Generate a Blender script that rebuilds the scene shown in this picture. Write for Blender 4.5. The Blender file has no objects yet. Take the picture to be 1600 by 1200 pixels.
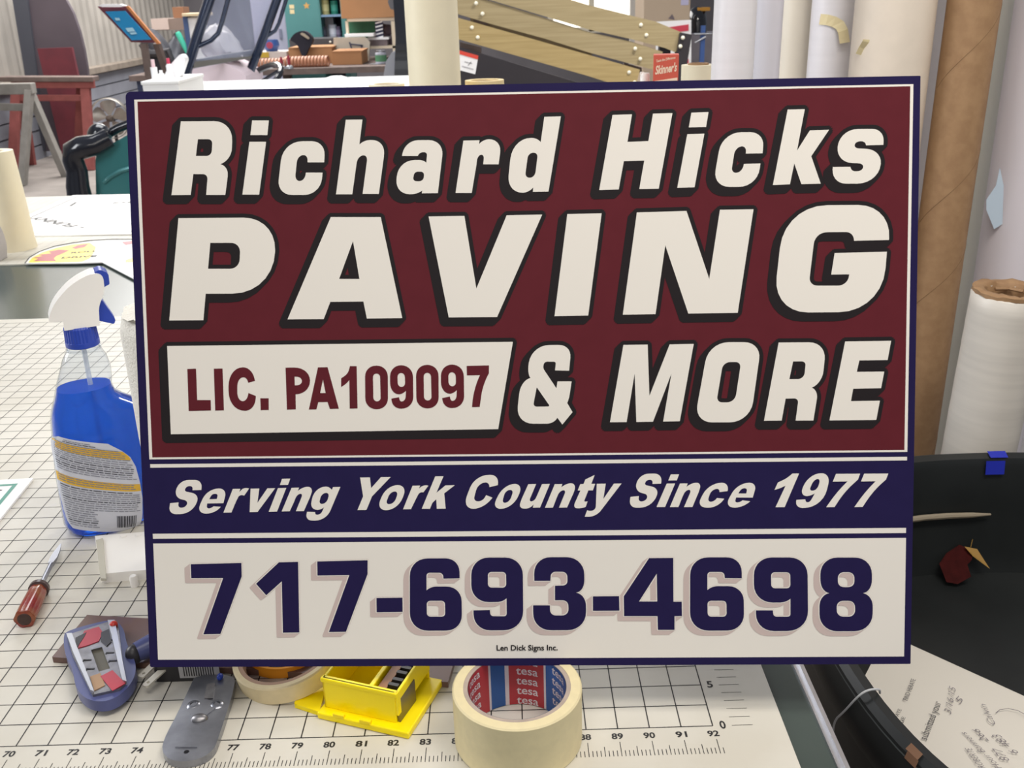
import bpy, bmesh, math, random
from mathutils import Vector, Matrix, Euler
from mathutils.geometry import tessellate_polygon

# ---------------------------------------------------------------- camera, world, lights, exposure
SC = bpy.context.scene
COL = SC.collection
R = math.radians
CAM_LOC = Vector((-0.0011, -0.6404, 1.4521))
CAM_ROT = Euler((R(68.4761288), R(1.52778507), R(-0.6474794)))
FPX = 1555.61                                   # focal length for a 1600 px wide frame
cam_d = bpy.data.cameras.new('camera')
cam = bpy.data.objects.new('camera', cam_d); COL.objects.link(cam)
cam.location = CAM_LOC; cam.rotation_euler = CAM_ROT
cam_d.sensor_width = 36.0; cam_d.lens = FPX / 1600 * 36
cam_d.clip_start = 0.05; cam_d.clip_end = 60
cam_d.dof.use_dof = True; cam_d.dof.focus_distance = 0.93; cam_d.dof.aperture_fstop = 21
SC.camera = cam

w = bpy.data.worlds.new('world'); SC.world = w; w.use_nodes = True
bg = w.node_tree.nodes['Background']
bg.inputs[0].default_value = (0.86, 0.90, 1.0, 1); bg.inputs[1].default_value = 0.25

def area(name, loc, rot, sx, sy, power, color=(1, 1, 1)):
    l = bpy.data.lights.new(name, 'AREA'); l.shape = 'RECTANGLE'; l.size = sx; l.size_y = sy
    l.energy = power; l.color = color
    o = bpy.data.objects.new(name, l); COL.objects.link(o); o.location = loc; o.rotation_euler = rot
    return o
area('counter_light', (-1.7, 4.9, 3.8), (0, 0, 0), 2.4, 2.2, 110, (0.97, 0.98, 1.0))  # area lamp added above the white counter to overexpose it
area('fluorescent_overhead', (0.1, -0.75, 3.0), (0, 0, 0), 1.8, 0.4, 21, (1.0, 0.94, 0.86))
area('fill_behind_viewer', (-0.4, -2.4, 2.6), (R(55), 0, 0), 1.8, 0.8, 15, (1.0, 0.94, 0.86))  # unseen fill lamp added to lift the sign front
area('fill_rolls', (0.8, -0.2, 2.7), (R(40), 0, 0), 1.0, 0.4, 20, (1.0, 0.94, 0.86))  # fill lamp added to brighten the tall rolls
area('door_daylight', (-3.3, 1.2, 2.3), (R(62), 0, R(-80)), 1.6, 1.6, 72, (0.95, 0.97, 1.0))
area('fill_back', (-3.0, 10.2, 3.7), (0, 0, 0), 3.0, 5.0, 430, (1.0, 0.98, 0.95))  # added lamp that brightens the rear floor and left wall
area('fill_bench', (1.6, 3.6, 3.3), (R(-12), 0, 0), 1.6, 0.5, 120, (1.0, 0.95, 0.86))  # added lamp that brightens the slat bench
SC.view_settings.view_transform = 'Standard'; SC.view_settings.look = 'None'
SC.view_settings.exposure = 0.0; SC.view_settings.gamma = 1.0
SC.view_settings.use_curve_mapping = False

# ---------------------------------------------------------------- helpers
IN = 0.0254
TZ = 0.9                                        # top of the cutting mat
RM = CAM_ROT.to_matrix()
def ray(x, y): return RM @ Vector(((x - 800) / FPX, -(y - 600) / FPX, -1))
def atz(x, y, z=TZ):
    d = ray(x, y); return CAM_LOC + d * ((z - CAM_LOC.z) / d.z)
def atY(x, y, Y):
    d = ray(x, y); return CAM_LOC + d * ((Y - CAM_LOC.y) / d.y)
def mat_pt(u, v, z=0.0): return Vector(((u - 86) * IN, v * IN, TZ + z))

def lin(c):
    f = lambda v: v / 12.92 if v <= .04045 else ((v + .055) / 1.055) ** 2.4
    return tuple(f(v / 255) for v in c) + (1,)
MATS = {}
def mat(name, rgb, rough=0.5, metal=0.0, noise=0.0, scale=30, bump=0.0, spec=0.5, rgb2=None, stretch=None, coat=0.0):
    if name in MATS: return MATS[name]
    m = bpy.data.materials.new(name); m.use_nodes = True
    nt = m.node_tree; b = nt.nodes['Principled BSDF']
    c = lin(rgb)
    b.inputs['Base Color'].default_value = c
    b.inputs['Roughness'].default_value = rough; b.inputs['Metallic'].default_value = metal
    b.inputs['Specular IOR Level'].default_value = spec; b.inputs['Coat Weight'].default_value = coat
    if noise or bump or rgb2:
        tc = nt.nodes.new('ShaderNodeTexCoord'); n = nt.nodes.new('ShaderNodeTexNoise')
        mp = nt.nodes.new('ShaderNodeMapping'); nt.links.new(tc.outputs['Object'], mp.inputs[0])
        if stretch: mp.inputs['Scale'].default_value = stretch
        nt.links.new(mp.outputs[0], n.inputs['Vector']); n.inputs['Scale'].default_value = scale
        n.inputs['Detail'].default_value = 5
        if noise or rgb2:
            mx = nt.nodes.new('ShaderNodeMix'); mx.data_type = 'RGBA'
            d = lin(rgb2) if rgb2 else tuple(max(0, v * (1 - noise)) for v in c[:3]) + (1,)
            cr = nt.nodes.new('ShaderNodeMapRange'); cr.inputs[1].default_value = .35; cr.inputs[2].default_value = .65
            nt.links.new(n.outputs['Fac'], cr.inputs[0]); nt.links.new(cr.outputs[0], mx.inputs['Factor'])
            mx.inputs['A'].default_value = c; mx.inputs['B'].default_value = d
            nt.links.new(mx.outputs['Result'], b.inputs['Base Color'])
        if bump:
            bp = nt.nodes.new('ShaderNodeBump'); bp.inputs['Strength'].default_value = bump; bp.inputs['Distance'].default_value = .002
            nt.links.new(n.outputs['Fac'], bp.inputs['Height']); nt.links.new(bp.outputs[0], b.inputs['Normal'])
    MATS[name] = m; return m
def glass(name, rgb, rough=0.02, ior=1.45):
    m = bpy.data.materials.new(name); m.use_nodes = True; b = m.node_tree.nodes['Principled BSDF']
    b.inputs['Base Color'].default_value = lin(rgb); b.inputs['Transmission Weight'].default_value = 1
    b.inputs['Roughness'].default_value = rough; b.inputs['IOR'].default_value = ior
    MATS[name] = m; return m
def clear(name, rgb, alpha, rough=.1):
    m = bpy.data.materials.new(name); m.use_nodes = True; b = m.node_tree.nodes['Principled BSDF']
    b.inputs['Base Color'].default_value = lin(rgb); b.inputs['Alpha'].default_value = alpha
    b.inputs['Roughness'].default_value = rough
    MATS[name] = m; return m

def film(name, rgb, ior=1.45, dens=.0):
    """thin clear plastic: sees through, shines at glancing angles"""
    m = bpy.data.materials.new(name); m.use_nodes = True; nt = m.node_tree; out = nt.nodes['Material Output']
    tr = nt.nodes.new('ShaderNodeBsdfTransparent'); tr.inputs[0].default_value = lin(rgb)
    gl = nt.nodes.new('ShaderNodeBsdfGlossy'); gl.inputs['Roughness'].default_value = .04
    lw = nt.nodes.new('ShaderNodeLayerWeight'); lw.inputs[0].default_value = .5
    fr = nt.nodes.new('ShaderNodeMath'); fr.operation = 'POWER'; fr.inputs[1].default_value = 4; nt.links.new(lw.outputs['Facing'], fr.inputs[0])
    mx = nt.nodes.new('ShaderNodeMixShader'); nt.links.new(fr.outputs[0], mx.inputs[0])
    nt.links.new(tr.outputs[0], mx.inputs[1]); nt.links.new(gl.outputs[0], mx.inputs[2])
    df = nt.nodes.new('ShaderNodeBsdfDiffuse'); df.inputs[0].default_value = lin(rgb); m2 = nt.nodes.new('ShaderNodeMixShader'); m2.inputs[0].default_value = dens
    nt.links.new(mx.outputs[0], m2.inputs[1]); nt.links.new(df.outputs[0], m2.inputs[2]); nt.links.new(m2.outputs[0], out.inputs[0])
    MATS[name] = m; return m
def chaikin(c, n=2):
    for _ in range(n):
        o = []
        for i, p in enumerate(c):
            q = c[(i+1) % len(c)]; o += [(p[0]*.75+q[0]*.25, p[1]*.75+q[1]*.25), (p[0]*.25+q[0]*.75, p[1]*.25+q[1]*.75)]
        c = o
    return c

class MB:
    """collects shapes; build() links them as one mesh object"""
    def __init__(s): s.v = []; s.f = []; s.m = []; s.sm = []
    def add(s, vs, fs, mi=0, smooth=False):
        o = len(s.v); s.v += [tuple(p) for p in vs]
        for f in fs: s.f.append(tuple(i + o for i in f)); s.m.append(mi); s.sm.append(smooth)
        return s
    def box(s, lo, hi, mi=0, M=None):
        x0, y0, z0 = lo; x1, y1, z1 = hi
        vs = [Vector(p) for p in ((x0,y0,z0),(x1,y0,z0),(x1,y1,z0),(x0,y1,z0),(x0,y0,z1),(x1,y0,z1),(x1,y1,z1),(x0,y1,z1))]
        if M: vs = [M @ p for p in vs]
        return s.add(vs, [(0,3,2,1),(4,5,6,7),(0,1,5,4),(1,2,6,5),(2,3,7,6),(3,0,4,7)], mi)
    def beam(s, a, b, wx, wz, mi=0, up=(0, 0, 1)):
        a = Vector(a); b = Vector(b); d = (b - a); L = d.length; d.normalize(); up = Vector(up)
        x = d.cross(up)
        if x.length < 1e-4: x = d.cross(Vector((1, 0, 0)))
        x.normalize(); y = x.cross(d).normalized()
        M = Matrix((x, d, y)).transposed().to_4x4(); M.translation = a
        return s.box((-wx/2, 0, -wz/2), (wx/2, L, wz/2), mi, M)
    def lathe(s, prof, n=32, mi=0, M=None, smooth=True, close=False):
        vs = []; fs = []
        for r, z in prof:
            for k in range(n):
                t = 2 * math.pi * k / n; vs.append(Vector((r * math.cos(t), r * math.sin(t), z)))
        m = len(prof)
        for i in range(m if close else m - 1):
            j = (i + 1) % m
            for k in range(n):
                k2 = (k + 1) % n; fs.append((i*n+k, i*n+k2, j*n+k2, j*n+k))
        if M: vs = [M @ p for p in vs]
        return s.add(vs, fs, mi, smooth)
    def tube(s, pts, r, n=10, mi=0, caps=True):
        pts = [Vector(p) for p in pts]; vs = []; fs = []; ref = None
        for i, p in enumerate(pts):
            d = (pts[min(i+1, len(pts)-1)] - pts[max(i-1, 0)]).normalized()
            if ref is None:
                ref = d.cross(Vector((0, 0, 1)))
                if ref.length < 1e-3: ref = d.cross(Vector((1, 0, 0)))
            x = (ref - d * ref.dot(d)).normalized(); ref = x; y = d.cross(x)
            rr = r[i] if isinstance(r, (list, tuple)) else r
            for k in range(n):
                t = 2 * math.pi * k / n; vs.append(p + (x * math.cos(t) + y * math.sin(t)) * rr)
        for i in range(len(pts) - 1):
            for k in range(n):
                k2 = (k + 1) % n; fs.append((i*n+k, i*n+k2, (i+1)*n+k2, (i+1)*n+k))
        if caps: fs += [tuple(range(n))[::-1], tuple(range((len(pts)-1)*n, len(pts)*n))]
        return s.add(vs, fs, mi, True)
    def ball(s, c, rad, mi=0, n=12, m=8):
        rx, ry, rz = rad if isinstance(rad, (tuple, list)) else (rad,)*3
        c = Vector(c); vs = []; fs = []
        for i in range(m + 1):
            a = math.pi * i / m
            for k in range(n):
                t = 2*math.pi*k/n
                vs.append(c + Vector((rx*math.sin(a)*math.cos(t), ry*math.sin(a)*math.sin(t), rz*math.cos(a))))
        for i in range(m):
            for k in range(n):
                k2 = (k+1) % n; fs.append((i*n+k, (i+1)*n+k, (i+1)*n+k2, i*n+k2))
        return s.add(vs, fs, mi, True)
    def flat(s, contours, M, z=0.0, mi=0):
        """filled outline (first contour) with holes, in the plane of M"""
        cs = [[Vector((p[0], p[1], 0)) for p in c] for c in contours]
        tr = tessellate_polygon(cs); pts = [p for c in cs for p in c]
        fs = []
        for t in tr:
            a, b, c = (pts[i] for i in t)
            fs.append(tuple(t) if (b-a).cross(c-a).z > 0 else (t[0], t[2], t[1]))
        return s.add([M @ Vector((p.x, p.y, z)) for p in pts], fs, mi)
    def slab(s, contours, M, z0, z1, mi=0, smooth=False):
        """outline with holes given thickness along the plane's normal"""
        s.flat(contours, M, z1, mi)
        n0 = len(s.f); s.flat(contours, M, z0, mi)
        for i in range(n0, len(s.f)): s.f[i] = s.f[i][::-1]
        for c in contours:
            n = len(c); vs = [M @ Vector((p[0], p[1], z)) for z in (z0, z1) for p in c]
            ar = sum(c[i][0]*c[(i+1) % n][1] - c[(i+1) % n][0]*c[i][1] for i in range(n))
            fs = []
            for i in range(n):
                j = (i+1) % n; q = (i, j, n+j, n+i); fs.append(q if ar > 0 else q[::-1])
            if c is not contours[0]: fs = [q[::-1] if (ar > 0) else q for q in fs]
            s.add(vs, fs, mi, smooth)
        return s
    def loft(s, rings, mi=0, smooth=True, caps=True):
        n = len(rings[0]); vs = [Vector(p) for r in rings for p in r]; fs = []
        for i in range(len(rings)-1):
            for k in range(n):
                k2 = (k+1) % n; fs.append((i*n+k, i*n+k2, (i+1)*n+k2, (i+1)*n+k))
        if caps: fs += [tuple(range(n))[::-1], tuple(range((len(rings)-1)*n, len(rings)*n))]
        return s.add(vs, fs, mi, smooth)
    def build(s, name, mats, parent=None, bevel=0.0, seg=2, subsurf=0, loc=None, rot=None, sharp=40):
        me = bpy.data.meshes.new(name); me.from_pydata(s.v, [], s.f); me.validate(clean_customdata=False)
        for m in (mats if isinstance(mats, (list, tuple)) else [mats]): me.materials.append(m)
        if len(me.polygons) == len(s.f):
            me.polygons.foreach_set('material_index', s.m); me.polygons.foreach_set('use_smooth', s.sm)
        if any(s.sm): me.set_sharp_from_angle(angle=R(sharp))
        o = bpy.data.objects.new(name, me); COL.objects.link(o)
        if parent: o.parent = parent
        if loc is not None: o.location = loc
        if rot is not None: o.rotation_euler = rot
        if bevel:
            b = o.modifiers.new('bevel', 'BEVEL'); b.width = bevel; b.segments = seg; b.limit_method = 'ANGLE'; b.angle_limit = R(35)
        if subsurf:
            b = o.modifiers.new('subsurf', 'SUBSURF'); b.levels = b.render_levels = subsurf
        return o

def tag(o, label, cat, group=None, kind=None):
    o['label'] = label; o['category'] = cat
    if group: o['group'] = group
    if kind: o['kind'] = kind
    return o
def thing(name, label, cat, loc=(0, 0, 0), rot=None, group=None):
    o = bpy.data.objects.new(name, None); COL.objects.link(o); o.empty_display_size = .05
    o.location = loc
    if rot is not None: o.rotation_euler = rot
    return tag(o, label, cat, group)
def struct(o): o['kind'] = 'structure'; return o
ID = Matrix.Identity(4)
UP = Matrix(((1, 0, 0, 0), (0, 0, -1, 0), (0, 1, 0, 0), (0, 0, 0, 1)))     # outline drawn in x, z; thickness towards -y
def rp(c, n=7):
    """outline whose third value rounds the corner"""
    out = []; N = len(c)
    for i, p in enumerate(c):
        r = p[2] if len(p) > 2 else 0
        P = Vector(p[:2])
        if not r: out.append((P.x, P.y)); continue
        A = Vector(c[i-1][:2]); B = Vector(c[(i+1) % N][:2])
        ra = c[i-1][2] if len(c[i-1]) > 2 else 0; rb = c[(i+1) % N][2] if len(c[(i+1) % N]) > 2 else 0
        la = (A-P).length; lb = (B-P).length
        r1 = min(r, la if not ra else la * r / (r + ra)); r2 = min(r, lb if not rb else lb * r / (r + rb))
        a = P + (A-P).normalized() * r1; b = P + (B-P).normalized() * r2
        k = .58; h1 = a.lerp(P, k); h2 = b.lerp(P, k)
        for j in range(n + 1):
            t = j / n; q = a*(1-t)**3 + h1*3*t*(1-t)**2 + h2*3*t*t*(1-t) + b*t**3
            out.append((q.x, q.y))
    return out
def rrect(x0, y0, x1, y1, r, n=5): return rp([(x0, y0, r), (x1, y0, r), (x1, y1, r), (x0, y1, r)], n)
def circ(cx, cy, r, n=20): return [(cx + r*math.cos(2*math.pi*k/n), cy + r*math.sin(2*math.pi*k/n)) for k in range(n)]
def text_geo(s, size, bold=0.0, shear=0.0, xs=1.0, spacing=1.0):
    """verts, faces of a line of sans lettering; left end at 0, baseline at 0"""
    cu = bpy.data.curves.new('lettering', 'FONT'); cu.body = s; cu.size = size; cu.offset = bold * size
    cu.shear = shear; cu.space_character = spacing; cu.resolution_u = 3
    o = bpy.data.objects.new('lettering', cu); COL.objects.link(o)
    dg = bpy.context.evaluated_depsgraph_get(); me = bpy.data.meshes.new_from_object(o.evaluated_get(dg))
    vs = [v.co.copy() for v in me.vertices]; fs = [tuple(p.vertices) for p in me.polygons]
    bpy.data.objects.remove(o); bpy.data.curves.remove(cu); bpy.data.meshes.remove(me)
    if vs:
        x0 = min(v.x for v in vs)
        for v in vs: v.x = (v.x - x0) * xs
    return vs, fs
def text_on(mb, s, M, size, bold=.02, mi=0, shear=0., width=None, align='l', z=0.0, spacing=1.0):
    vs, fs = text_geo(s, size, bold, shear, 1.0, spacing)
    if not vs: return
    wd = max(v.x for v in vs); k = (width / wd) if width else 1; off = {'l': 0, 'c': -wd*k/2, 'r': -wd*k}[align]
    mb.add([M @ Vector((v.x*k + off, v.y, z)) for v in vs], fs, mi)
BIG=[[[[1.678,17.078],[3.276,17.059,0.583],[3.192,15.877,0.361],[2.847,15.769],[3.074,15.71,0.236],[3.057,15.387],[2.964,14.834],[2.37,14.844],[2.447,15.474,0.153],[2.001,15.482],[1.893,14.852],[1.297,14.857]],[[2.182,16.532],[2.629,16.524,0.139],[2.582,16.019,0.167],[2.101,16.028]]],[[[3.87,17.064],[4.381,17.054],[4.322,16.615],[3.799,16.625]],[[3.764,16.426],[4.277,16.417],[4.009,14.827],[3.491,14.836]]],[[[6.039,15.767],[6.09,16.403,0.417],[4.801,16.421,0.583],[4.554,14.807,0.472],[5.908,14.784,0.528],[5.98,15.459],[5.468,15.468],[5.432,15.214,0.222],[5.12,15.22,0.194],[5.228,15.999,0.222],[5.545,15.994,0.167],[5.527,15.776]]],[[[6.735,17.031],[7.244,17.027],[7.13,16.281],[7.286,16.414,0.167],[7.909,16.402,0.389],[7.87,15.903],[7.69,14.787],[7.19,14.796],[7.377,15.953,0.167],[7.072,15.958,0.236],[7.027,15.7],[6.875,14.79],[6.374,14.798]]],[[[8.424,15.915],[8.518,16.386,0.417],[9.719,16.369,0.472],[9.495,14.778],[9.001,14.781],[9.02,14.868],[8.87,14.762,0.167],[8.19,14.765,0.444],[8.305,15.792,0.5],[9.1,15.783,0.167],[9.159,15.695],[9.196,16.015,0.097],[8.939,16.014,0.125],[8.906,15.906]],[[8.788,15.437,0.111],[9.095,15.432,0.111],[9.059,15.146,0.125],[8.735,15.152,0.111]]],[[[10.302,16.342],[10.793,16.344],[10.774,16.225],[10.909,16.369,0.167],[11.442,16.365,0.361],[11.411,15.948],[11.36,15.612],[10.891,15.621],[10.929,15.908,0.139],[10.722,15.912,0.194],[10.69,15.635],[10.529,14.766],[10.034,14.775]]],[[[12.763,17.004],[13.264,17.008],[12.864,14.768],[12.387,14.77],[12.403,14.903],[12.277,14.745,0.222],[11.595,14.754,0.528],[11.795,16.396,0.639],[12.558,16.382,0.222],[12.644,16.251]],[[12.264,15.946,0.167],[12.558,15.941,0.139],[12.456,15.191,0.181],[12.153,15.196,0.153]]],[[[14.819,17.021],[15.406,17.028],[15.265,16.212],[15.893,16.225],[16.035,17.038],[16.62,17.04],[16.203,14.799],[15.614,14.799],[15.768,15.647],[15.153,15.639],[14.992,14.796],[14.402,14.789]]],[[[17.187,17.043],[17.7,17.052],[17.627,16.61],[17.108,16.607]],[[17.064,16.408],[17.578,16.415],[17.282,14.822],[16.76,14.814]]],[[[19.322,15.799],[19.373,16.425,0.417],[18.108,16.448,0.583],[17.828,14.826,0.5],[19.169,14.803,0.555],[19.261,15.498],[18.763,15.494],[18.718,15.23,0.236],[18.383,15.236,0.167],[18.506,16.016,0.236],[18.838,16.015,0.153],[18.817,15.798]]],[[[20.063,17.081],[20.574,17.082],[20.351,15.861],[20.73,16.453],[21.303,16.459],[20.778,15.687],[21.07,14.865],[20.489,14.861],[20.273,15.481],[20.147,14.862],[19.636,14.849]]],[[[22.923,15.984],[22.943,16.458,0.361],[21.616,16.474,0.555],[21.514,15.485,0.5],[22.342,15.444,0.153],[22.317,15.216,0.167],[21.96,15.216,0.139],[21.953,15.351],[21.423,15.355],[21.406,14.859,0.417],[22.809,14.835,0.667],[22.887,15.845,0.472],[22.066,15.9,0.125],[22.071,16.107,0.181],[22.409,16.101,0.153],[22.405,15.98]]],[[[1.485,14.154],[4.511,14.13,1.013],[4.363,11.805,1.291],[2.244,11.829],[2.14,11.014],[1.072,11.022]],[[2.446,13.387],[3.379,13.372,0.294],[3.318,12.58,0.294],[2.346,12.594]]],[[[6.195,14.113],[7.73,14.087],[8.322,10.995],[7.226,10.997],[7.13,11.52],[6.109,11.524],[5.886,10.996],[4.762,11.004]],[[6.859,13.373],[7.026,12.214],[6.4,12.224]]],[[[9.196,14.08],[10.293,14.081],[10.621,11.868],[11.583,14.079],[12.666,14.081],[11.244,10.988],[9.755,10.995]]],[[[13.429,14.084],[14.472,14.09],[14.039,10.995],[13.006,10.99]]],[[[15.539,14.098],[17.04,14.118],[17.728,12.057],[18.047,14.137],[19.059,14.136],[18.594,11.017],[17.093,11.012],[16.396,13.094],[16.095,11.009],[15.096,11.007]]],[[[23.132,13.149],[23.205,14.201,1.013],[19.995,14.235,1.275],[19.652,11.003,1.078],[22.949,10.983,1.307],[23.076,12.798],[21.508,12.783],[21.409,12.132],[21.954,12.133],[21.91,11.792,0.294],[20.736,11.81,0.261],[20.915,13.415,0.359],[22.067,13.406,0.229],[22.083,13.14]]],[[[13.438,9.308],[13.523,10.102,0.389],[12.289,10.113,0.555],[12.141,9.206,0.333],[12.248,9.098],[11.94,9.04,0.444],[11.781,7.685,0.528],[12.974,7.672,0.25],[13.06,7.86],[13.212,7.641],[13.532,8.024],[13.372,8.307],[13.436,8.489,0.083],[13.513,8.979],[13.077,8.984],[13.041,8.769],[12.635,9.396,0.069],[12.673,9.597,0.097],[13.036,9.592,0.069],[13.005,9.321]],[[12.435,8.81,0.028],[12.84,8.209,0.069],[12.313,8.206,0.125]]],[[[15.109,10.082],[15.852,10.081],[15.899,8.503],[16.522,10.078],[17.258,10.085],[16.83,7.706],[16.318,7.703],[16.576,9.18],[16.008,7.701],[15.495,7.698],[15.449,9.194],[15.196,7.698],[14.682,7.698]]],[[[17.717,10.131,0.611],[19.322,10.111,0.528],[18.988,7.649,0.639],[17.272,7.665,0.555]],[[18.154,9.517,0.222],[18.701,9.51,0.167],[18.517,8.271,0.25],[17.952,8.277,0.181]]],[[[19.84,10.093],[21.288,10.085,0.528],[21.172,8.818,0.389],[20.856,8.696],[21.033,8.638,0.25],[21.019,8.373],[20.915,7.684],[20.373,7.687],[20.459,8.374,0.139],[20.064,8.368],[19.947,7.692],[19.407,7.692]],[[20.284,9.51],[20.67,9.505,0.125],[20.619,8.964,0.194],[20.173,8.969]]],[[[21.853,10.1],[23.244,10.101],[23.146,9.516],[22.291,9.513],[22.218,9.167],[23.05,9.165],[22.961,8.657],[22.115,8.648],[22.051,8.269],[22.931,8.273],[22.829,7.682],[21.404,7.681]]]]
RED=[[[[1.581,9.509],[1.854,9.514],[1.853,8.534],[2.279,8.529],[2.275,8.204],[1.573,8.196]]],[[[2.412,9.507],[2.685,9.508],[2.682,8.204],[2.408,8.199]]],[[[3.686,9.112],[3.617,9.54,0.373],[2.871,9.541,0.588],[2.83,8.182,0.627],[3.663,8.181,0.392],[3.698,8.641],[3.469,8.736],[3.42,8.484,0.216],[3.11,8.48,0.294],[3.137,9.239,0.314],[3.457,9.223,0.196],[3.472,9.055]]],[[[3.836,8.567],[4.097,8.564],[4.089,8.2],[3.836,8.195]]],[[[4.656,9.511],[5.416,9.518,0.51],[5.399,8.681,0.51],[4.943,8.678],[4.936,8.211],[4.659,8.202]],[[4.927,9.229],[5.159,9.226,0.176],[5.151,8.955,0.176],[4.927,8.958]]],[[[5.667,9.507],[5.966,9.511],[6.282,8.215],[6.002,8.211],[5.936,8.427],[5.648,8.427],[5.581,8.203],[5.345,8.198]],[[5.812,9.127],[5.884,8.707],[5.712,8.709]]],[[[6.665,9.534],[6.872,9.531],[6.866,8.217],[6.622,8.212],[6.633,9.105],[6.551,8.998,0.118],[6.372,8.889],[6.38,9.16],[6.591,9.296,0.118]]],[[[7.131,9.544,0.345],[7.839,9.535,0.345],[7.815,8.182,0.345],[7.109,8.19,0.345]],[[7.372,9.295,0.118],[7.594,9.292,0.118],[7.594,8.428,0.125],[7.366,8.431,0.125]]],[[[7.911,9.542,0.345],[8.618,9.541,0.373],[8.605,8.189,0.373],[7.959,8.197,0.255],[7.926,8.508],[8.166,8.553],[8.187,8.417,0.078],[8.363,8.415,0.157],[8.386,8.75],[8.256,8.64,0.118],[7.89,8.644,0.373]],[[8.132,9.305,0.137],[8.362,9.303,0.137],[8.365,8.869,0.137],[8.134,8.872,0.137]]],[[[8.713,9.548,0.345],[9.411,9.54,0.345],[9.393,8.188,0.345],[8.7,8.196,0.345]],[[8.946,9.299,0.125],[9.172,9.297,0.125],[9.175,8.438,0.125],[8.94,8.441,0.125]]],[[[9.487,9.543,0.345],[10.192,9.542,0.373],[10.184,8.191,0.373],[9.54,8.199,0.255],[9.506,8.51],[9.746,8.555],[9.767,8.419,0.078],[9.942,8.417,0.157],[9.964,8.751],[9.835,8.641,0.118],[9.469,8.646,0.373]],[[9.708,9.306,0.137],[9.938,9.303,0.137],[9.942,8.871,0.137],[9.712,8.873,0.137]]],[[[10.282,9.497],[10.971,9.504],[10.967,9.263],[10.772,8.928,0.353],[10.665,8.222],[10.427,8.217],[10.476,8.773,0.431],[10.689,9.207],[10.285,9.204]]]]
PHONE=[[[[1.446,3.334],[3.062,3.366],[3.056,2.928],[2.312,1.077],[1.761,1.068],[2.464,2.885],[1.447,2.886]]],[[[4.252,3.376],[4.861,3.387],[4.831,1.114],[4.307,1.108],[4.323,2.765],[3.814,2.32],[3.503,2.693]]],[[[5.467,3.395],[7.059,3.423],[7.047,2.978],[6.315,1.128],[5.768,1.122],[6.47,2.951],[5.46,2.943]]],[[[7.308,2.212],[8.131,2.217],[8.127,1.76],[7.303,1.752]]],[[[9.945,2.826],[9.948,3.464,0.441],[8.39,3.469,0.559],[8.339,1.146,0.588],[9.991,1.15,0.5],[9.998,2.562,0.471],[9.003,2.568,0.206],[8.895,2.443],[8.906,3.012,0.103],[9.42,3.008,0.118],[9.438,2.818]],[[8.894,2.113,0.118],[9.469,2.11,0.118],[9.469,1.598,0.118],[8.889,1.601,0.118]]],[[[10.322,3.486,0.559],[11.935,3.474,0.559],[11.922,1.152,0.618],[10.364,1.148,0.529],[10.36,1.796],[10.88,1.806],[10.892,1.605,0.103],[11.406,1.602,0.088],[11.408,2.181],[11.307,2.059,0.206],[10.297,2.056,0.559]],[[10.833,3.023,0.118],[11.405,3.019,0.118],[11.404,2.519,0.118],[10.831,2.523,0.118]]],[[[12.286,2.728],[12.283,3.484,0.529],[13.854,3.472,0.559],[13.851,2.36,0.382],[13.584,2.346],[13.899,2.298,0.382],[13.895,1.142,0.588],[12.23,1.144,0.559],[12.24,1.946],[12.767,1.942],[12.773,1.619,0.176],[13.351,1.616,0.206],[13.341,2.102,0.176],[12.926,2.104],[12.931,2.571],[13.324,2.577,0.147],[13.32,3.012,0.162],[12.809,3.016,0.147],[12.791,2.725]]],[[[14.114,2.22],[14.933,2.224],[14.94,1.761],[14.111,1.759]]],[[[15.871,3.427],[16.623,3.428],[16.626,2.036],[16.883,2.035],[16.892,1.575],[16.659,1.576],[16.658,1.137],[16.139,1.139],[16.128,1.579],[15.085,1.585],[15.079,2.22]],[[16.108,2.932],[16.121,2.045],[15.552,2.049]]],[[[18.746,2.768],[18.741,3.434,0.471],[17.147,3.44,0.559],[17.14,1.106,0.588],[18.827,1.104,0.529],[18.803,2.518,0.471],[17.794,2.524,0.206],[17.681,2.397],[17.68,2.976,0.103],[18.204,2.973,0.118],[18.219,2.778]],[[17.684,2.06,0.118],[18.272,2.057,0.118],[18.282,1.549,0.118],[17.69,1.552,0.118]]],[[[19.118,3.425,0.559],[20.768,3.413,0.559],[20.815,1.081,0.647],[19.194,1.083,0.559],[19.188,1.746],[19.712,1.743],[19.734,1.54,0.103],[20.261,1.538,0.088],[20.257,2.112],[20.148,1.991,0.221],[19.124,1.991,0.588]],[[19.651,2.954,0.118],[20.244,2.95,0.118],[20.254,2.441,0.118],[19.66,2.445,0.118]]],[[[21.167,3.408,0.529],[22.753,3.396,0.529],[22.768,2.304,0.382],[22.487,2.272],[22.798,2.225,0.382],[22.802,1.065,0.559],[21.16,1.067,0.559],[21.152,2.244,0.382],[21.46,2.278],[21.181,2.32,0.382]],[[21.71,2.943,0.191],[22.222,2.939,0.191],[22.227,2.465,0.191],[21.715,2.469,0.191]],[[21.682,2.036,0.206],[22.253,2.033,0.206],[22.26,1.526,0.206],[21.693,1.53,0.206]]]]
BOX=[[[[0.974,10.23],[11.72,10.221],[11.226,7.522],[0.979,7.47]]]]
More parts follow.
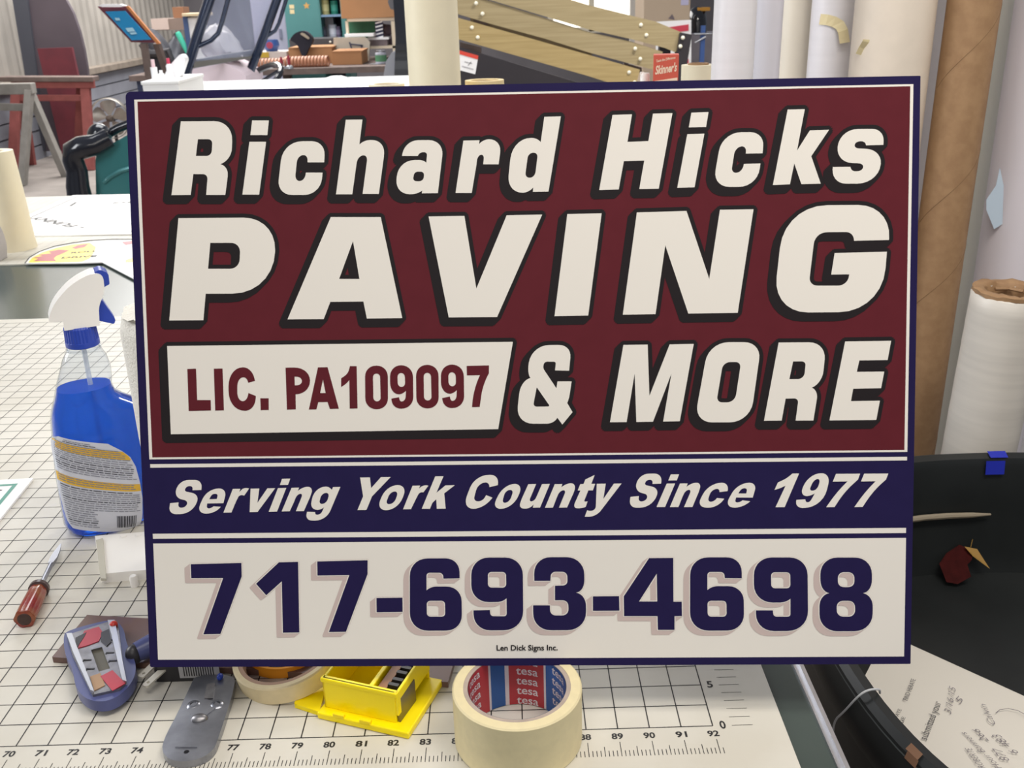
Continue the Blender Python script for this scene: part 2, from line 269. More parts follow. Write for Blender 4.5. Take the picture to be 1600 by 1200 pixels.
SERV=[[[[1.871,5.699],[1.917,6.016,0.239],[1.142,6.023,0.349],[1.015,5.458,0.221],[1.424,5.359,0.11],[1.374,5.14,0.165],[1.107,5.139,0.11],[1.136,5.31],[0.865,5.288],[0.793,4.94,0.239],[1.585,4.934,0.423],[1.799,5.556,0.221],[1.328,5.666,0.074],[1.401,5.831,0.11],[1.606,5.821,0.083],[1.591,5.692]]],[[[2.555,5.273],[2.686,5.739,0.257],[2.063,5.745,0.368],[1.671,4.946,0.331],[2.299,4.941,0.312],[2.469,5.159],[2.237,5.175],[2.153,5.111,0.074],[2.01,5.112,0.083],[2.041,5.268]],[[2.111,5.401],[2.208,5.572,0.083],[2.398,5.57,0.083],[2.351,5.409]]],[[[2.869,5.722],[3.106,5.724],[3.068,5.617],[3.212,5.763,0.101],[3.385,5.733],[3.222,5.506],[3.081,5.554,0.11],[2.943,5.298,0.11],[2.799,4.975],[2.544,4.972]]],[[[3.431,5.725],[3.707,5.729],[3.631,5.277],[3.962,5.733],[4.209,5.735],[3.626,4.985],[3.374,4.982]]],[[[4.433,6.03],[4.69,6.032],[4.615,5.833],[4.358,5.831]],[[4.295,5.734],[4.559,5.741],[4.241,4.99],[3.976,4.986]]],[[[4.724,5.741],[4.964,5.746],[4.916,5.638],[5.085,5.77,0.167],[5.417,5.767,0.208],[5.3,5.445],[5.089,4.998],[4.836,4.996],[5.078,5.551,0.125],[4.896,5.546,0.156],[4.78,5.277],[4.643,4.998],[4.387,4.993]]],[[[6.03,5.751],[6.261,5.755],[5.954,5.073],[5.793,4.692,0.354],[5.113,4.698,0.229],[5.19,4.978],[5.443,4.965],[5.444,4.883,0.052],[5.616,4.881,0.104],[5.73,5.118],[5.62,5.033,0.104],[5.277,5.036,0.25],[5.449,5.773,0.396],[5.92,5.769,0.125],[5.987,5.665]],[[5.668,5.571,0.167],[5.914,5.569,0.125],[5.808,5.221,0.167],[5.566,5.223,0.115]]],[[[6.888,6.046],[7.195,6.048],[7.225,5.709],[7.543,6.054],[7.85,6.056],[7.248,5.447],[7.061,5.02],[6.778,5.018],[6.966,5.45]]],[[[7.713,5.8,0.397],[8.372,5.794,0.353],[8.045,5.002,0.419],[7.36,5.008,0.353]],[[7.821,5.597,0.187],[8.081,5.594,0.154],[7.929,5.195,0.187],[7.665,5.197,0.132]]],[[[8.525,5.772],[8.762,5.775],[8.721,5.68],[8.863,5.796,0.11],[9.021,5.772],[8.858,5.558],[8.746,5.582,0.099],[8.617,5.344,0.11],[8.459,5.031],[8.21,5.028]]],[[[9.24,6.061],[9.499,6.063],[9.268,5.543],[9.55,5.772],[9.847,5.776],[9.511,5.522],[9.547,5.04],[9.27,5.038],[9.255,5.338],[9.133,5.225,0.044],[9.055,5.039],[8.798,5.042]]],[[[11.186,5.766],[11.222,6.09,0.257],[10.476,6.097,0.446],[10.059,5.029,0.429],[10.729,5.023,0.377],[11.014,5.375],[10.818,5.456],[10.707,5.262,0.137],[10.409,5.261,0.154],[10.577,5.855,0.257],[10.908,5.852,0.103],[10.927,5.705]]],[[[11.379,5.803,0.412],[11.985,5.798,0.326],[11.647,5.016,0.446],[10.983,5.021,0.326]],[[11.428,5.614,0.172],[11.681,5.612,0.137],[11.536,5.207,0.189],[11.309,5.209,0.12]]],[[[12.137,5.788],[12.381,5.791],[12.147,5.246,0.103],[12.322,5.245,0.137],[12.563,5.787],[12.807,5.79],[12.494,5.047],[12.267,5.046],[12.294,5.151],[12.188,5.02,0.137],[11.813,5.019,0.189],[11.93,5.34]]],[[[12.958,5.781],[13.195,5.783],[13.158,5.676],[13.322,5.806,0.165],[13.642,5.803,0.221],[13.543,5.508],[13.333,5.041],[13.081,5.04],[13.31,5.586,0.119],[13.115,5.587,0.165],[13.019,5.362],[12.894,5.041],[12.646,5.04]]],[[[14.199,6.058],[14.094,5.782],[14.215,5.781],[14.139,5.574],[13.999,5.576],[13.857,5.222,0.046],[13.972,5.231],[13.911,5.048,0.037],[13.706,5.006,0.11],[13.51,5.036,0.165],[13.752,5.572],[13.67,5.579],[13.75,5.774],[13.852,5.779],[13.909,5.919]]],[[[14.261,5.781],[14.54,5.782],[14.463,5.302],[14.791,5.78],[15.029,5.781],[14.395,4.953],[14.226,4.737,0.239],[13.881,4.749],[13.957,4.953],[14.059,4.918,0.074],[14.218,4.973,0.092],[14.229,5.106]]],[[[16.252,5.767],[16.286,6.081,0.239],[15.545,6.088,0.349],[15.443,5.53,0.221],[15.837,5.432,0.11],[15.796,5.216,0.165],[15.541,5.214,0.11],[15.564,5.384],[15.305,5.362],[15.249,5.019,0.239],[16.005,5.012,0.423],[16.188,5.627,0.221],[15.734,5.734,0.074],[15.799,5.897,0.11],[15.995,5.888,0.083],[15.985,5.76]]],[[[16.552,6.054],[16.806,6.053],[16.736,5.865],[16.474,5.864]],[[16.425,5.767],[16.685,5.768],[16.372,5.032],[16.107,5.034]]],[[[16.833,5.766],[17.073,5.765],[17.032,5.656],[17.203,5.787,0.162],[17.506,5.784,0.191],[17.41,5.487],[17.217,5.025],[16.958,5.024],[17.188,5.564,0.118],[17.01,5.566,0.162],[16.921,5.371],[16.787,5.029],[16.52,5.028]]],[[[18.304,5.517],[18.339,5.776,0.221],[17.73,5.782,0.397],[17.324,5.003,0.338],[18.013,4.997,0.294],[18.197,5.277],[17.975,5.302],[17.879,5.185,0.103],[17.679,5.187,0.118],[17.805,5.586,0.191],[18.056,5.587,0.088],[18.049,5.484]]],[[[19.076,5.304],[19.21,5.768,0.25],[18.617,5.774,0.368],[18.183,4.995,0.353],[18.797,4.99,0.294],[19.0,5.19],[18.759,5.222],[18.678,5.157,0.074],[18.523,5.158,0.074],[18.562,5.311]],[[18.63,5.439],[18.736,5.6,0.088],[18.913,5.598,0.088],[18.876,5.436]]],[[[20.293,6.046],[20.494,6.046],[20.06,4.997],[19.777,4.995],[20.082,5.668],[19.916,5.59,0.061],[19.744,5.539],[19.846,5.77],[20.11,5.893,0.123]]],[[[20.795,6.051,0.441],[21.468,6.045,0.343],[21.222,4.955,0.588],[20.343,4.97,0.27],[20.422,5.222],[20.692,5.238],[20.705,5.142,0.069],[20.828,5.141,0.086],[20.984,5.423],[20.85,5.336,0.147],[20.502,5.339,0.294]],[[20.956,5.867,0.172],[21.152,5.866,0.135],[21.045,5.502,0.172],[20.8,5.504,0.123]]],[[[21.623,6.023],[22.361,6.021],[22.295,5.835],[21.903,5.477,0.319],[21.59,4.987],[21.332,4.982],[21.658,5.454,0.294],[21.973,5.781],[21.527,5.78]]],[[[22.483,6.02],[23.22,6.018],[23.154,5.832],[22.764,5.474,0.319],[22.452,4.984],[22.195,4.979],[22.52,5.451,0.294],[22.833,5.778],[22.388,5.777]]]]
# ---------------------------------------------------------------- room
M_conc = mat('concrete_floor', (150, 142, 136), .75, noise=.35, scale=3)
M_wallgrey = mat('grey_painted_wall', (206, 204, 206), .8, noise=.08, scale=4)
M_corr = mat('corrugated_steel', (188, 182, 174), .55, .3, noise=.2, scale=2)
M_low = mat('blue_grey_siding', (140, 142, 152), .7, noise=.2, scale=3)
WX = -4.8
f = MB().box((-7, -4, -.1), (6, 16, 0)).build('floor', M_conc); struct(f)
mb = MB(); ys = [i * .05 for i in range(40, 311)]
def ribx(i): return (0, .0, .022, .022)[i % 4]
prof = [(WX + ribx(i), y) for i, y in enumerate(ys)]
vs = [(x, y, z) for z in (.70, 4.2) for x, y in prof]; n = len(prof)
mb.add(vs, [(i, n+i, n+i+1, i+1) for i in range(n-1)])
mb.box((WX-.06, 2.0, 0), (WX-.03, 15.5, 4.2))
struct(mb.build('wall_left', M_corr))
mb = MB()
for k in range(5): mb.box((WX-.02, 2, .0+k*.14), (WX+.10, 15.4, .125+k*.14)); mb.box((WX-.02, 2, .125+k*.14), (WX+.07, 15.4, .14+k*.14))
struct(mb.build('trim_1', M_low))
struct(MB().box((WX-.02, 2, .70), (WX+.16, 15.4, .77)).build('trim_2', mat('ledge_timber', (150, 138, 126), .8, noise=.3, scale=8), bevel=.006))
struct(MB().box((-5, 15.5, 0), (6, 15.6, 4.2)).build('wall_back', mat('back_wall_grey', (112, 108, 112), .8, noise=.15, scale=2)))
struct(MB().box((.52, 1.62, 0), (3.2, 1.68, 3.0)).build('wall_right', M_wallgrey))

# ---------------------------------------------------------------- worktable with its printed cutting mat
M_top = mat('dark_green_laminate', (72, 82, 78), .22, spec=.3, noise=.12, scale=6)
M_alu = mat('aluminium', (196, 196, 200), .3, .9)
M_darkwood = mat('dark_timber', (70, 58, 52), .7, noise=.3, scale=10)
t = thing('worktable', 'large worktable with dark green top under the cutting mats', 'table', (0, 0, 0))
MB().box((-2.6, -.34, TZ-.045), (.2378, 2.47, TZ-.0034)).build('tabletop', M_top, t)
mb = MB().box((.2378, -.34, TZ-.05), (.2452, 2.47, TZ-.001)).box((.2418, -.34, TZ-.001), (.2452, 2.47, TZ+.0025))
mb.build('edge_strip', M_alu, t)
for x, y in ((-2.5, -.25), (.16, -.25), (-2.5, 2.38), (.16, 2.38)):
    MB().box((x-.04, y-.04, 0), (x+.04, y+.04, TZ-.045)).build('leg', M_darkwood, t)
for y in (-.27, 2.36): MB().box((-2.5, y, TZ-.15), (.2, y+.03, TZ-.045)).build('apron', M_darkwood, t)

M_mat = mat('mat_plastic', (212, 208, 197), .42, rgb2=(202, 197, 184), noise=.1, scale=9)
M_ink = mat('black_print', (34, 32, 32), .5)
m = thing('cutting_mat', 'near cutting mat with printed inch grid under the leaning sign', 'cutting mat', (0, 0, TZ))
x0, y0, x1, y1 = 0 , -2.6, 94.25, 46.0
MB().box(((x0-86)*IN, y0*IN, -.003), ((x1-86)*IN, y1*IN, 0)).build('mat_sheet', M_mat, m)
mb = MB(); e = .00015
def line(u0, v0, u1, v1, wd):
    if u0 == u1: mb.flat([[((u0-86)*IN-wd/2, v0*IN), ((u0-86)*IN+wd/2, v0*IN), ((u0-86)*IN+wd/2, v1*IN), ((u0-86)*IN-wd/2, v1*IN)]], ID, e)
    else: mb.flat([[((u0-86)*IN, v0*IN-wd/2), ((u1-86)*IN, v0*IN-wd/2), ((u1-86)*IN, v0*IN+wd/2), ((u0-86)*IN, v0*IN+wd/2)]], ID, e)
for u in range(2, 93): line(u, 0, u, 45, .0010)
for v in range(0, 46): line(2, v, 92, v, .0014 if v == 22 else .0009)
mb.build('grid_print', M_ink, m)
mb = MB()
for u in range(60, 93):
    for k in range(8):
        uu = u + k/8
        if uu > 92.13: break
        a = -.60 if k == 0 else (-.80 if k == 4 else -.97)
        line(uu, -1.22, uu, a, .0006)
mb.build('inch_ticks', M_ink, m); mb = MB()
for k in range(0, 8): line(92.6, k/2.54, 93.26, k/2.54, .00045)
mb.build('centimetre_ticks', M_ink, m)
mb = MB()
for u in range(64, 93):
    text_on(mb, str(u), Matrix.Translation(((u-.05-86)*IN, -.46*IN, e)), .0088, .03, align='c', width=.0092)
mb.build('inch_numbers', M_ink, m); mb = MB()
text_on(mb, '0', Matrix.Translation(((92.32-86)*IN, -.13*IN, e)), .0125, .025, align='c', width=.0048)
mb.build('centimetre_number', M_ink, m); mb = MB()
text_on(mb, '5', Matrix.Translation(((92.30-86)*IN, 1.86*IN, e)), .0115, .025, align='c', width=.0050)
mb.build('centimetre_number', M_ink, m)

m = thing('cutting_mat', 'far cutting mat beyond the bare strip of dark tabletop', 'cutting mat', (0, 0, TZ))
MB().box((-2.5, 1.60, -.003), (.2, 2.455, 0)).build('mat_sheet', M_mat, m)
mb = MB()
for k in range(0, 106): x = -2.48 + k*IN; mb.flat([[(x-.0003, 1.61), (x+.0003, 1.61), (x+.0003, 2.44), (x-.0003, 2.44)]], ID, e)
for k in range(0, 33): y = 1.62 + k*IN; mb.flat([[(-2.48, y-.0003), (.18, y-.0003), (.18, y+.0003), (-2.48, y+.0003)]], ID, e)
mb.build('grid_print', mat('grey_print', (150, 146, 140), .6), m)

# ---------------------------------------------------------------- the sign
W = IN
SQ = Vector(((86.17370403-86)*IN, .75770092*IN, TZ + 1.93547798*IN))
sg = thing('sign', 'large navy and maroon paving company sign leaning over the masking tape roll', 'sign', SQ, Euler((R(-17.14364134), R(.31607668), R(-1.86383549))))
SM = Matrix.Translation((-12*IN, 0, 0)) @ UP @ Matrix.Scale(IN, 4)          # sign inches -> local
M_navy = mat('navy_vinyl', (39, 33, 74), .5, noise=.06, scale=60, spec=.06)
M_maroon = mat('maroon_vinyl', (98, 38, 46), .5, noise=.06, scale=60, spec=.06)
M_white = mat('sign_white', (236, 231, 222), .5, spec=.2)
M_black = mat('sign_black', (40, 36, 38), .5, spec=.08)
M_pink = mat('sign_dusty_pink', (205, 187, 181), .45)
outline = rp([(0, 0, .06), (24, 0, .03), (24, 18, .03), (0, 18, .16)])
T = .003 / IN
mb = MB(); mb.slab([outline], SM, -T, 0)
mb.build('panel', M_navy, sg)
L1, L2, L3, L4 = .006, .012, .018, .024
rect = lambda a, b, c, d: [(a, b), (c, b), (c, d), (a, d)]
mb = MB()
mb.flat([rect(.262, 6.682, 23.79, 17.757), rect(.358, 6.742, 23.70, 17.697)], SM, L1)
mb.flat([rect(.28, 6.418, 23.785, 6.53)], SM, L1)
mb.flat([rect(.27, 4.155, 23.79, 4.315)], SM, L1)
mb.build('white_stripes', M_white, sg)
MB().flat([rect(.358, 6.742, 23.70, 17.697)], SM, L1).build('maroon_field', M_maroon, sg)
MB().flat([rect(.27, .242, 23.795, 4.0)], SM, L1).build('white_field', M_white, sg)

def glyphs(G): return [[rp(c) for c in g] for g in G]
def split(g):
    """a glyph given as several islands (an i and its dot) -> list of outline-with-holes"""
    def inside(p, c):
        r = False
        for i in range(len(c)):
            a, b = c[i-1], c[i]
            if (a[1] > p[1]) != (b[1] > p[1]) and p[0] < (b[0]-a[0])*(p[1]-a[1])/(b[1]-a[1])+a[0]: r = not r
        return r
    outs = []
    for c in g:
        for o in outs:
            if inside(c[0], o[0]): o.append(c); break
        else: outs.append([c])
    return outs
def shifted(mb, gs, shifts, z, mi=0):
    for g in gs:
        for o in split(g):
            cs = [[Vector((p[0], p[1], 0)) for p in c] for c in o]
            tr = tessellate_polygon(cs); pts = [p for c in cs for p in c]
            fs = []
            for t in tr:
                a, b, c = (pts[i] for i in t)
                fs.append(tuple(t) if (b-a).cross(c-a).z > 0 else (t[0], t[2], t[1]))
            for k, (dx, dy) in enumerate(shifts):
                mb.add([SM @ Vector((p.x+dx, p.y+dy, z + k*2e-5)) for p in pts], fs, mi)
def ring(r, n=14): return [(r*math.cos(2*math.pi*k/n), r*math.sin(2*math.pi*k/n)) for k in range(n)]
def shadow(r, sx, sy, steps=4, n=14):
    return [(dx + sx*i/steps, dy + sy*i/steps) for i in range(steps+1) for dx, dy in ring(r, n)] + [(sx*i/steps, sy*i/steps) for i in range(steps+1)]
gb = glyphs(BIG); gx = glyphs(BOX); gr = glyphs(RED); gp = glyphs(PHONE); gs = glyphs(SERV)
mb = MB(); shifted(mb, gb + gx, shadow(.128, -.155, -.15), L2); mb.build('lettering_outline', M_black, sg)
mb = MB(); shifted(mb, gb + gx, [(0, 0)], L3); mb.build('lettering', M_white, sg)
mb = MB(); shifted(mb, gr, [(0, 0)], L4); mb.build('licence_lettering', M_maroon, sg)
mb = MB(); shifted(mb, gs, [(0, 0)], L2); mb.build('slogan_lettering', M_white, sg)
mb = MB(); shifted(mb, gp, shadow(.035, -.175, -.13), L2); mb.build('phone_number_shadow', M_pink, sg)
mb = MB(); shifted(mb, gp, ring(.03, 10) + [(0, 0)], L3); mb.build('phone_number_outline', M_white, sg)
mb = MB(); shifted(mb, gp, [(0, 0)], L4); mb.build('phone_number', M_navy, sg)
mb = MB(); text_on(mb, 'Len Dick Signs Inc.', SM @ Matrix.Translation((11.07, .50, L4)), .245, .022, width=1.925)
mb.build('maker_name', M_black, sg)

# ---------------------------------------------------------------- masking tape that carries the sign
def tape(name, label, c, ro, ri, h, tilt=None, m_side=None, core=None, ncore=.0035):
    t = thing(name, label, 'tape', c, tilt)
    MB().lathe([(ri+ncore, 0), (ro-.0012, 0), (ro, .0012), (ro, h-.0012), (ro-.0012, h), (ri+ncore, h), (ri+ncore, 0)], 72).build('tape_winding', m_side, t, sharp=30)
    MB().lathe([(ri+ncore, .0004), (ri+ncore, h-.0004), (ri, h-.0004), (ri, .0004), (ri+ncore, .0004)], 72).build('core', core, t, sharp=30)
    return t
M_cream = mat('masking_tape_cream', (236, 222, 178), .6, noise=.06, scale=120)
M_core = mat('card_core', (186, 170, 158), .8, noise=.15, scale=60)
TC = Vector((-.0035, -.0055, TZ)); RO, RI, TH = .0505, .0385, .0495
tt = tape('masking_tape', 'wide cream masking tape roll with red and blue printed core under the sign', TC, RO, RI, TH, None, M_cream, M_core)
M_tred = mat('core_red', (186, 52, 60), .45); M_tblue = mat('core_blue', (40, 92, 160), .45); M_twhite = mat('core_white', (226, 216, 216), .45)
def cyl_band(mb, a0, a1, z0, z1, r, mi, n=24):
    vs = []; fs = []
    for k in range(n+1):
        t = a0 + (a1-a0)*k/n
        for z in (z0, z1): vs.append((r*math.cos(t), r*math.sin(t), z))
    for k in range(n): fs.append((2*k, 2*k+1, 2*k+3, 2*k+2))
    mb.add(vs, fs, mi, True)
mb = MB(); r = RI - .0004
def A(d): return R(d)
segs = [(-30, 8, 1), (8, 52, 1), (52, 55, 2), (55, 100, 0), (100, 105, 2), (105, 124, 1), (124, 127, 2), (127, 182, 0), (182, 186, 2), (186, 330, 1)]
for a0, a1, c in segs: cyl_band(mb, A(a0), A(a1), .0006, TH-.0006, r, c)
def text_cyl(mb, s, a_mid, z, size, r, mi, bold=.02):
    vs, fs = text_geo(s, size, bold); wd = max(v.x for v in vs)
    mb.add([(r*math.cos(a_mid - (v.x-wd/2)/r), r*math.sin(a_mid - (v.x-wd/2)/r), z + v.y) for v in vs], fs, mi)
for a in (77, 155):
    for k in range(5): text_cyl(mb, 'tesa', A(a), .0012 + k*.0098, .0112, r - .0002, 2, .012)
for k in range(5): text_cyl(mb, 'tesa', A(28), .0012 + k*.0098, .0112, r-.0002, 2, .012)
mb.build('core_liner', [M_tred, M_tblue, M_twhite], tt)

# tilted narrow tape, leaning on the yellow box
tape('masking_tape', 'narrow cream masking tape roll tilted against the yellow box', atz(439, 1101, TZ) + Vector((.002, .046, .0075)), .0485, .040, .0185,
     Euler((R(7), R(-9), 0)), mat('masking_tape_old', (226, 208, 166), .6, noise=.08, scale=100), mat('brown_core', (170, 138, 116), .8))
# ---------------------------------------------------------------- spray bottle of blue cleaner
BB = Vector((-.462, .365, TZ)); BR = R(24.6)
nrm = Vector((math.sin(BR), -math.cos(BR), 0)); rgt = Vector((math.cos(BR), math.sin(BR), 0))
def bp(x, y):
    d = ray(x, y); p = CAM_LOC + d * ((BB - CAM_LOC).dot(nrm) / d.dot(nrm)) - BB
    return p.dot(rgt), p.z
rows = [(0, -.0405, .036, .026), (.004, -.0455, .0405, .029), (.014, -.049, .0435, .0305), (.04, -.0483, .0475, .031), (.075, -.0466, .0515, .031), (.105, -.0437, .0555, .031),
        (.128, -.0412, .0575, .030), (.138, -.0398, .0555, .029), (.145, -.038, .047, .0275), (.151, -.0358, .0375, .026), (.158, -.0328, .0300, .0245),
        (.167, -.030, .0275, .0235), (.176, -.0268, .0292, .0225), (.187, -.0222, .0298, .021), (.200, -.017, .0275, .0188), (.208, -.0122, .0238, .0168), (.211, -.0095, .0222, .0158), (.2165, -.0095, .0222, .0158)]
def brow(h):
    for a, b in zip(rows, rows[1:]):
        if a[0] <= h <= b[0]:
            t = (h-a[0])/(b[0]-a[0]); return tuple(a[i]+(b[i]-a[i])*t for i in (1, 2, 3))
    return rows[-1][1:] if h > rows[-1][0] else rows[0][1:]
def bring(h, inset=0, n=40):
    l, r, d = brow(h); l += inset; r -= inset; d -= inset; out = []
    ex = 2.6 if h < .13 else 2.6 - .6*min(1, (h-.13)/.07)
    for k in range(n):
        t = 2*math.pi*k/n; c, s = math.cos(t), math.sin(t)
        x = (abs(c)**(2/ex))*(1 if c >= 0 else -1); y = (abs(s)**(2/ex))*(1 if s >= 0 else -1)
        out.append(((l+r)/2 + (r-l)/2*x, d*y, h))
    return out
def bfront(s, h, off=.0005):
    l, r, d = brow(h); ex = 2.6 if h < .13 else 2.6 - .6*min(1, (h-.13)/.07)
    x = max(-.995, min(.995, (s-(l+r)/2)/((r-l)/2)))
    return Vector((s, -(d*(1-abs(x)**ex)**(1/ex)) - off, h))
bt = thing('spray_bottle', 'spray bottle of blue glass cleaner with white trigger head', 'bottle', BB, (0, 0, BR))
hs = [r[0] for r in rows]
M_pet = film('clear_bottle_plastic', (240, 243, 246), 1.5, .03)
MB().loft([bring(h) for h in hs]).build('bottle_body', M_pet, bt, sharp=60)
lh = [h for h in hs if h < .165] + [.1685]
lh[0] = .0012
M_liq = glass('blue_cleaner', (0, 108, 242), .04, 1.33)
M_liq.node_tree.nodes['Principled BSDF'].inputs['Transmission Weight'].default_value = .55
MB().loft([bring(h, .0012) for h in lh]).build('blue_liquid', M_liq, bt, sharp=60)
MB().tube([(.004, 0, .01), (.0055, 0, .1), (.0064, 0, .216)], .0026, 8).build('dip_tube', clear('tube_plastic', (220, 228, 236), .5), bt)
M_blue = mat('blue_plastic', (38, 66, 168), .35)
mb = MB(); rings = []
for z, rr in ((.2135, .0160), (.2145, .0172), (.2195, .0172), (.220, .0166), (.2345, .0158), (.2365, .0148)):
    rings.append([(.0064 + rr*(1 + (.03 if (k % 2 and z > .2197 and z < .236) else 0))*math.cos(2*math.pi*k/64), rr*(1 + (.03 if (k % 2 and z > .2197 and z < .236) else 0))*math.sin(2*math.pi*k/64), z) for k in range(64)])
mb.loft(rings, smooth=False).build('collar', M_blue, bt)
mb = MB().lathe([(.0158, .2085), (.0178, .2095), (.0178, .2115), (.016, .2125)], 32, M=Matrix.Translation((.0064, 0, 0))); mb.build('neck_ring', M_pet, bt)
M_whead = mat('white_plastic', (244, 241, 236), .35)
head = rp([(-.0220, .2468, .003), (-.0175, .262, .012), (.006, .2845, .012), (.030, .2935, .008), (.0378, .288, .004), (.0368, .270, .008), (.0285, .258, .006), (.0256, .236), (-.0088, .236), (-.0078, .2462, .002)])
th_ = MB().slab([head], UP, -.0135, .0135).build('trigger_head', M_whead, bt, bevel=.005)
MB().slab([rp([(.0300, .2925), (.0362, .2945, .002), (.0435, .2895, .003), (.0428, .2780, .001), (.0372, .2755)])], UP, -.010, .010).build('nozzle', M_blue, th_, bevel=.0015)
MB().slab([rp([(.0290, .264), (.0335, .2600), (.0425, .2385, .002), (.0405, .2335, .002), (.0262, .2395), (.0272, .252)])], UP, -.0075, .0075).build('trigger', M_blue, th_, bevel=.0012)
pairs = [((112, 811), (212, 815)), ((104, 803), (217, 806)), ((98, 785), (219, 790)), ((91, 755), (219, 765)), ((85, 725), (215, 740)), ((80, 696), (208, 714)), ((79, 684), (199, 698)), ((82, 676), (186, 688)), ((90, 671), (165, 677))]
pl = [(bp(*a), bp(*b)) for a, b in pairs]
h0 = pl[0][0][1]
def lab(fx, fy):
    q = fy*(len(pl)-1); i = min(int(q), len(pl)-2); t = q-i
    a = [pl[i][0][k]*(1-t)+pl[i+1][0][k]*t for k in (0, 1)]; b = [pl[i][1][k]*(1-t)+pl[i+1][1][k]*t for k in (0, 1)]
    return (a[0]+(b[0]-a[0])*fx, a[1]+(b[1]-a[1])*fx)
PY = [0, .05, .15, .32, .50, .69, .80, .90, 1.0]
def fyn(v):                                     # even height fraction -> row fraction
    hh = [(a[1]+b[1])/2 for a, b in pl]; tgt = hh[0] + (hh[-1]-hh[0])*v
    for i in range(len(hh)-1):
        if hh[i] <= tgt <= hh[i+1]: return (i + (tgt-hh[i])/(hh[i+1]-hh[i]))/(len(hh)-1)
    return 1.0
def patch(mb, x0, x1, v0, v1, off, mi, nx=10, ny=6):
    vs = [bfront(*lab(x0+(x1-x0)*i/nx, fyn(v0+(v1-v0)*j/ny)), off) for j in range(ny+1) for i in range(nx+1)]
    mb.add(vs, [(j*(nx+1)+i, j*(nx+1)+i+1, (j+1)*(nx+1)+i+1, (j+1)*(nx+1)+i) for j in range(ny) for i in range(nx)], mi, True)
mb = MB(); patch(mb, 0, 1, 0, 1, .0005, 0, 20, 30)
patch(mb, .005, .99, .835, .925, .0008, 1, 20, 4); patch(mb, .005, .995, .475, .56, .0008, 1, 20, 4)
rnd = random.Random(4)
for k in range(40):
    v = .05 + k*.0235
    if .455 < v < .60 and not .49 < v < .55: continue
    dark = rnd.random() < .2
    end = .42 if v < .23 else (.97 if v < .44 or v > .6 else .93)
    x = .03
    if v > .92: x, end = .12, .62
    while x < end - .04:
        wd = min(rnd.uniform(.03, .11), end - x)
        patch(mb, x, x+wd, v, v+.009, .0011, 2 if dark else 3, 2, 1); x += wd + .012
x = .66
while x < .92:
    wd = rnd.choice((.005, .008, .014)); patch(mb, x, x+wd, .055, .19, .0011, 2, 1, 3); x += wd + rnd.choice((.006, .009, .012))
mb.build('label', [mat('label_white', (214, 216, 226), .45), mat('label_yellow', (232, 184, 60), .45), mat('label_ink', (58, 58, 70), .5), mat('label_grey', (140, 142, 154), .5)], bt)

# ---------------------------------------------------------------- white towel roll behind the sign
M_tow = mat('white_towel', (240, 236, 226), .9, bump=1.0, scale=420, noise=.05)
t = thing('paper_towel_roll', 'white textured towel roll standing behind the left edge of the sign', 'paper towel', (-.309, .283, TZ))
rd = random.Random(2); rings = []
for z in (0, .05, .1, .15, .2, .262, .275, .281, .279):
    r = .0655 if z < .27 else (.062 if z < .28 else .030)
    rings.append([((r + rd.uniform(-.0008, .0008))*math.cos(2*math.pi*k/40), (r + rd.uniform(-.0008, .0008))*math.sin(2*math.pi*k/40), z + (rd.uniform(-.003, .003) if .26 < z < .28 else 0)) for k in range(40)])
MB().loft(rings).build('towel_winding', M_tow, t, sharp=70)
MB().lathe([(.021, .279), (.021, .282), (.019, .282), (.019, .2)], 24).build('core', M_core, t)

# ---------------------------------------------------------------- screwdriver
a = atz(38, 968, TZ+.0095); b = atz(95, 850, TZ+.006)
ax = (b-a); L = ax.length; d = ax.normalized(); x = d.cross(Vector((0, 0, 1))).normalized(); y = x.cross(d)
Ms = Matrix((x, -y, d)).transposed().to_4x4()
t = thing('screwdriver', 'screwdriver with worn amber red handle lying on the grid mat', 'screwdriver', a)
M_amber = mat('amber_handle', (158, 96, 62), .15, noise=.35, scale=60, rgb2=(150, 46, 44)); M_amber.node_tree.nodes['Principled BSDF'].inputs['Transmission Weight'].default_value = .25
rings = []
for z, r in ((0, .0082), (.001, .0096), (.010, .0098), (.040, .0092), (.050, .0083), (.054, .0072)):
    rings.append([Ms @ Vector((r*(1+.05*math.cos(6*2*math.pi*k/36))*math.cos(2*math.pi*k/36), r*(1+.05*math.cos(6*2*math.pi*k/36))*math.sin(2*math.pi*k/36), z)) for k in range(36)])
MB().loft(rings).build('handle', M_amber, t)
MB().lathe([(0, -.0003), (.006, -.0003), (.0064, 0), (.0064, .0004)], 24, M=Ms).build('end_cap', mat('dark_brown_plastic', (62, 40, 34), .4), t)
MB().lathe([(.0070, .052), (.0098, .053), (.0098, .0575), (.007, .059), (.003, .060)], 28, M=Ms).build('collar', mat('smoky_plastic', (78, 60, 58), .3), t)
M_steel = mat('bright_steel', (168, 170, 178), .36, 1.0)
mb = MB().tube([Ms @ Vector((0, 0, .058)), Ms @ Vector((0, 0, L*.72))], .0026, 12)
mb.loft([[Ms @ Vector(p) for p in ring] for ring in [
    [(-.0024, -.0024, L*.70), (.0024, -.0024, L*.70), (.0024, .0024, L*.70), (-.0024, .0024, L*.70)],
    [(-.0036, -.0014, L*.78), (.0036, -.0014, L*.78), (.0036, .0014, L*.78), (-.0036, .0014, L*.78)],
    [(-.0030, -.0010, L*.88), (.0030, -.0010, L*.88), (.0030, .0010, L*.88), (-.0030, .0010, L*.88)],
    [(-.0007, -.0004, L), (.0007, -.0004, L), (.0007, .0004, L), (-.0007, .0004, L)]]], smooth=False)
mb.build('blade', M_steel, t)

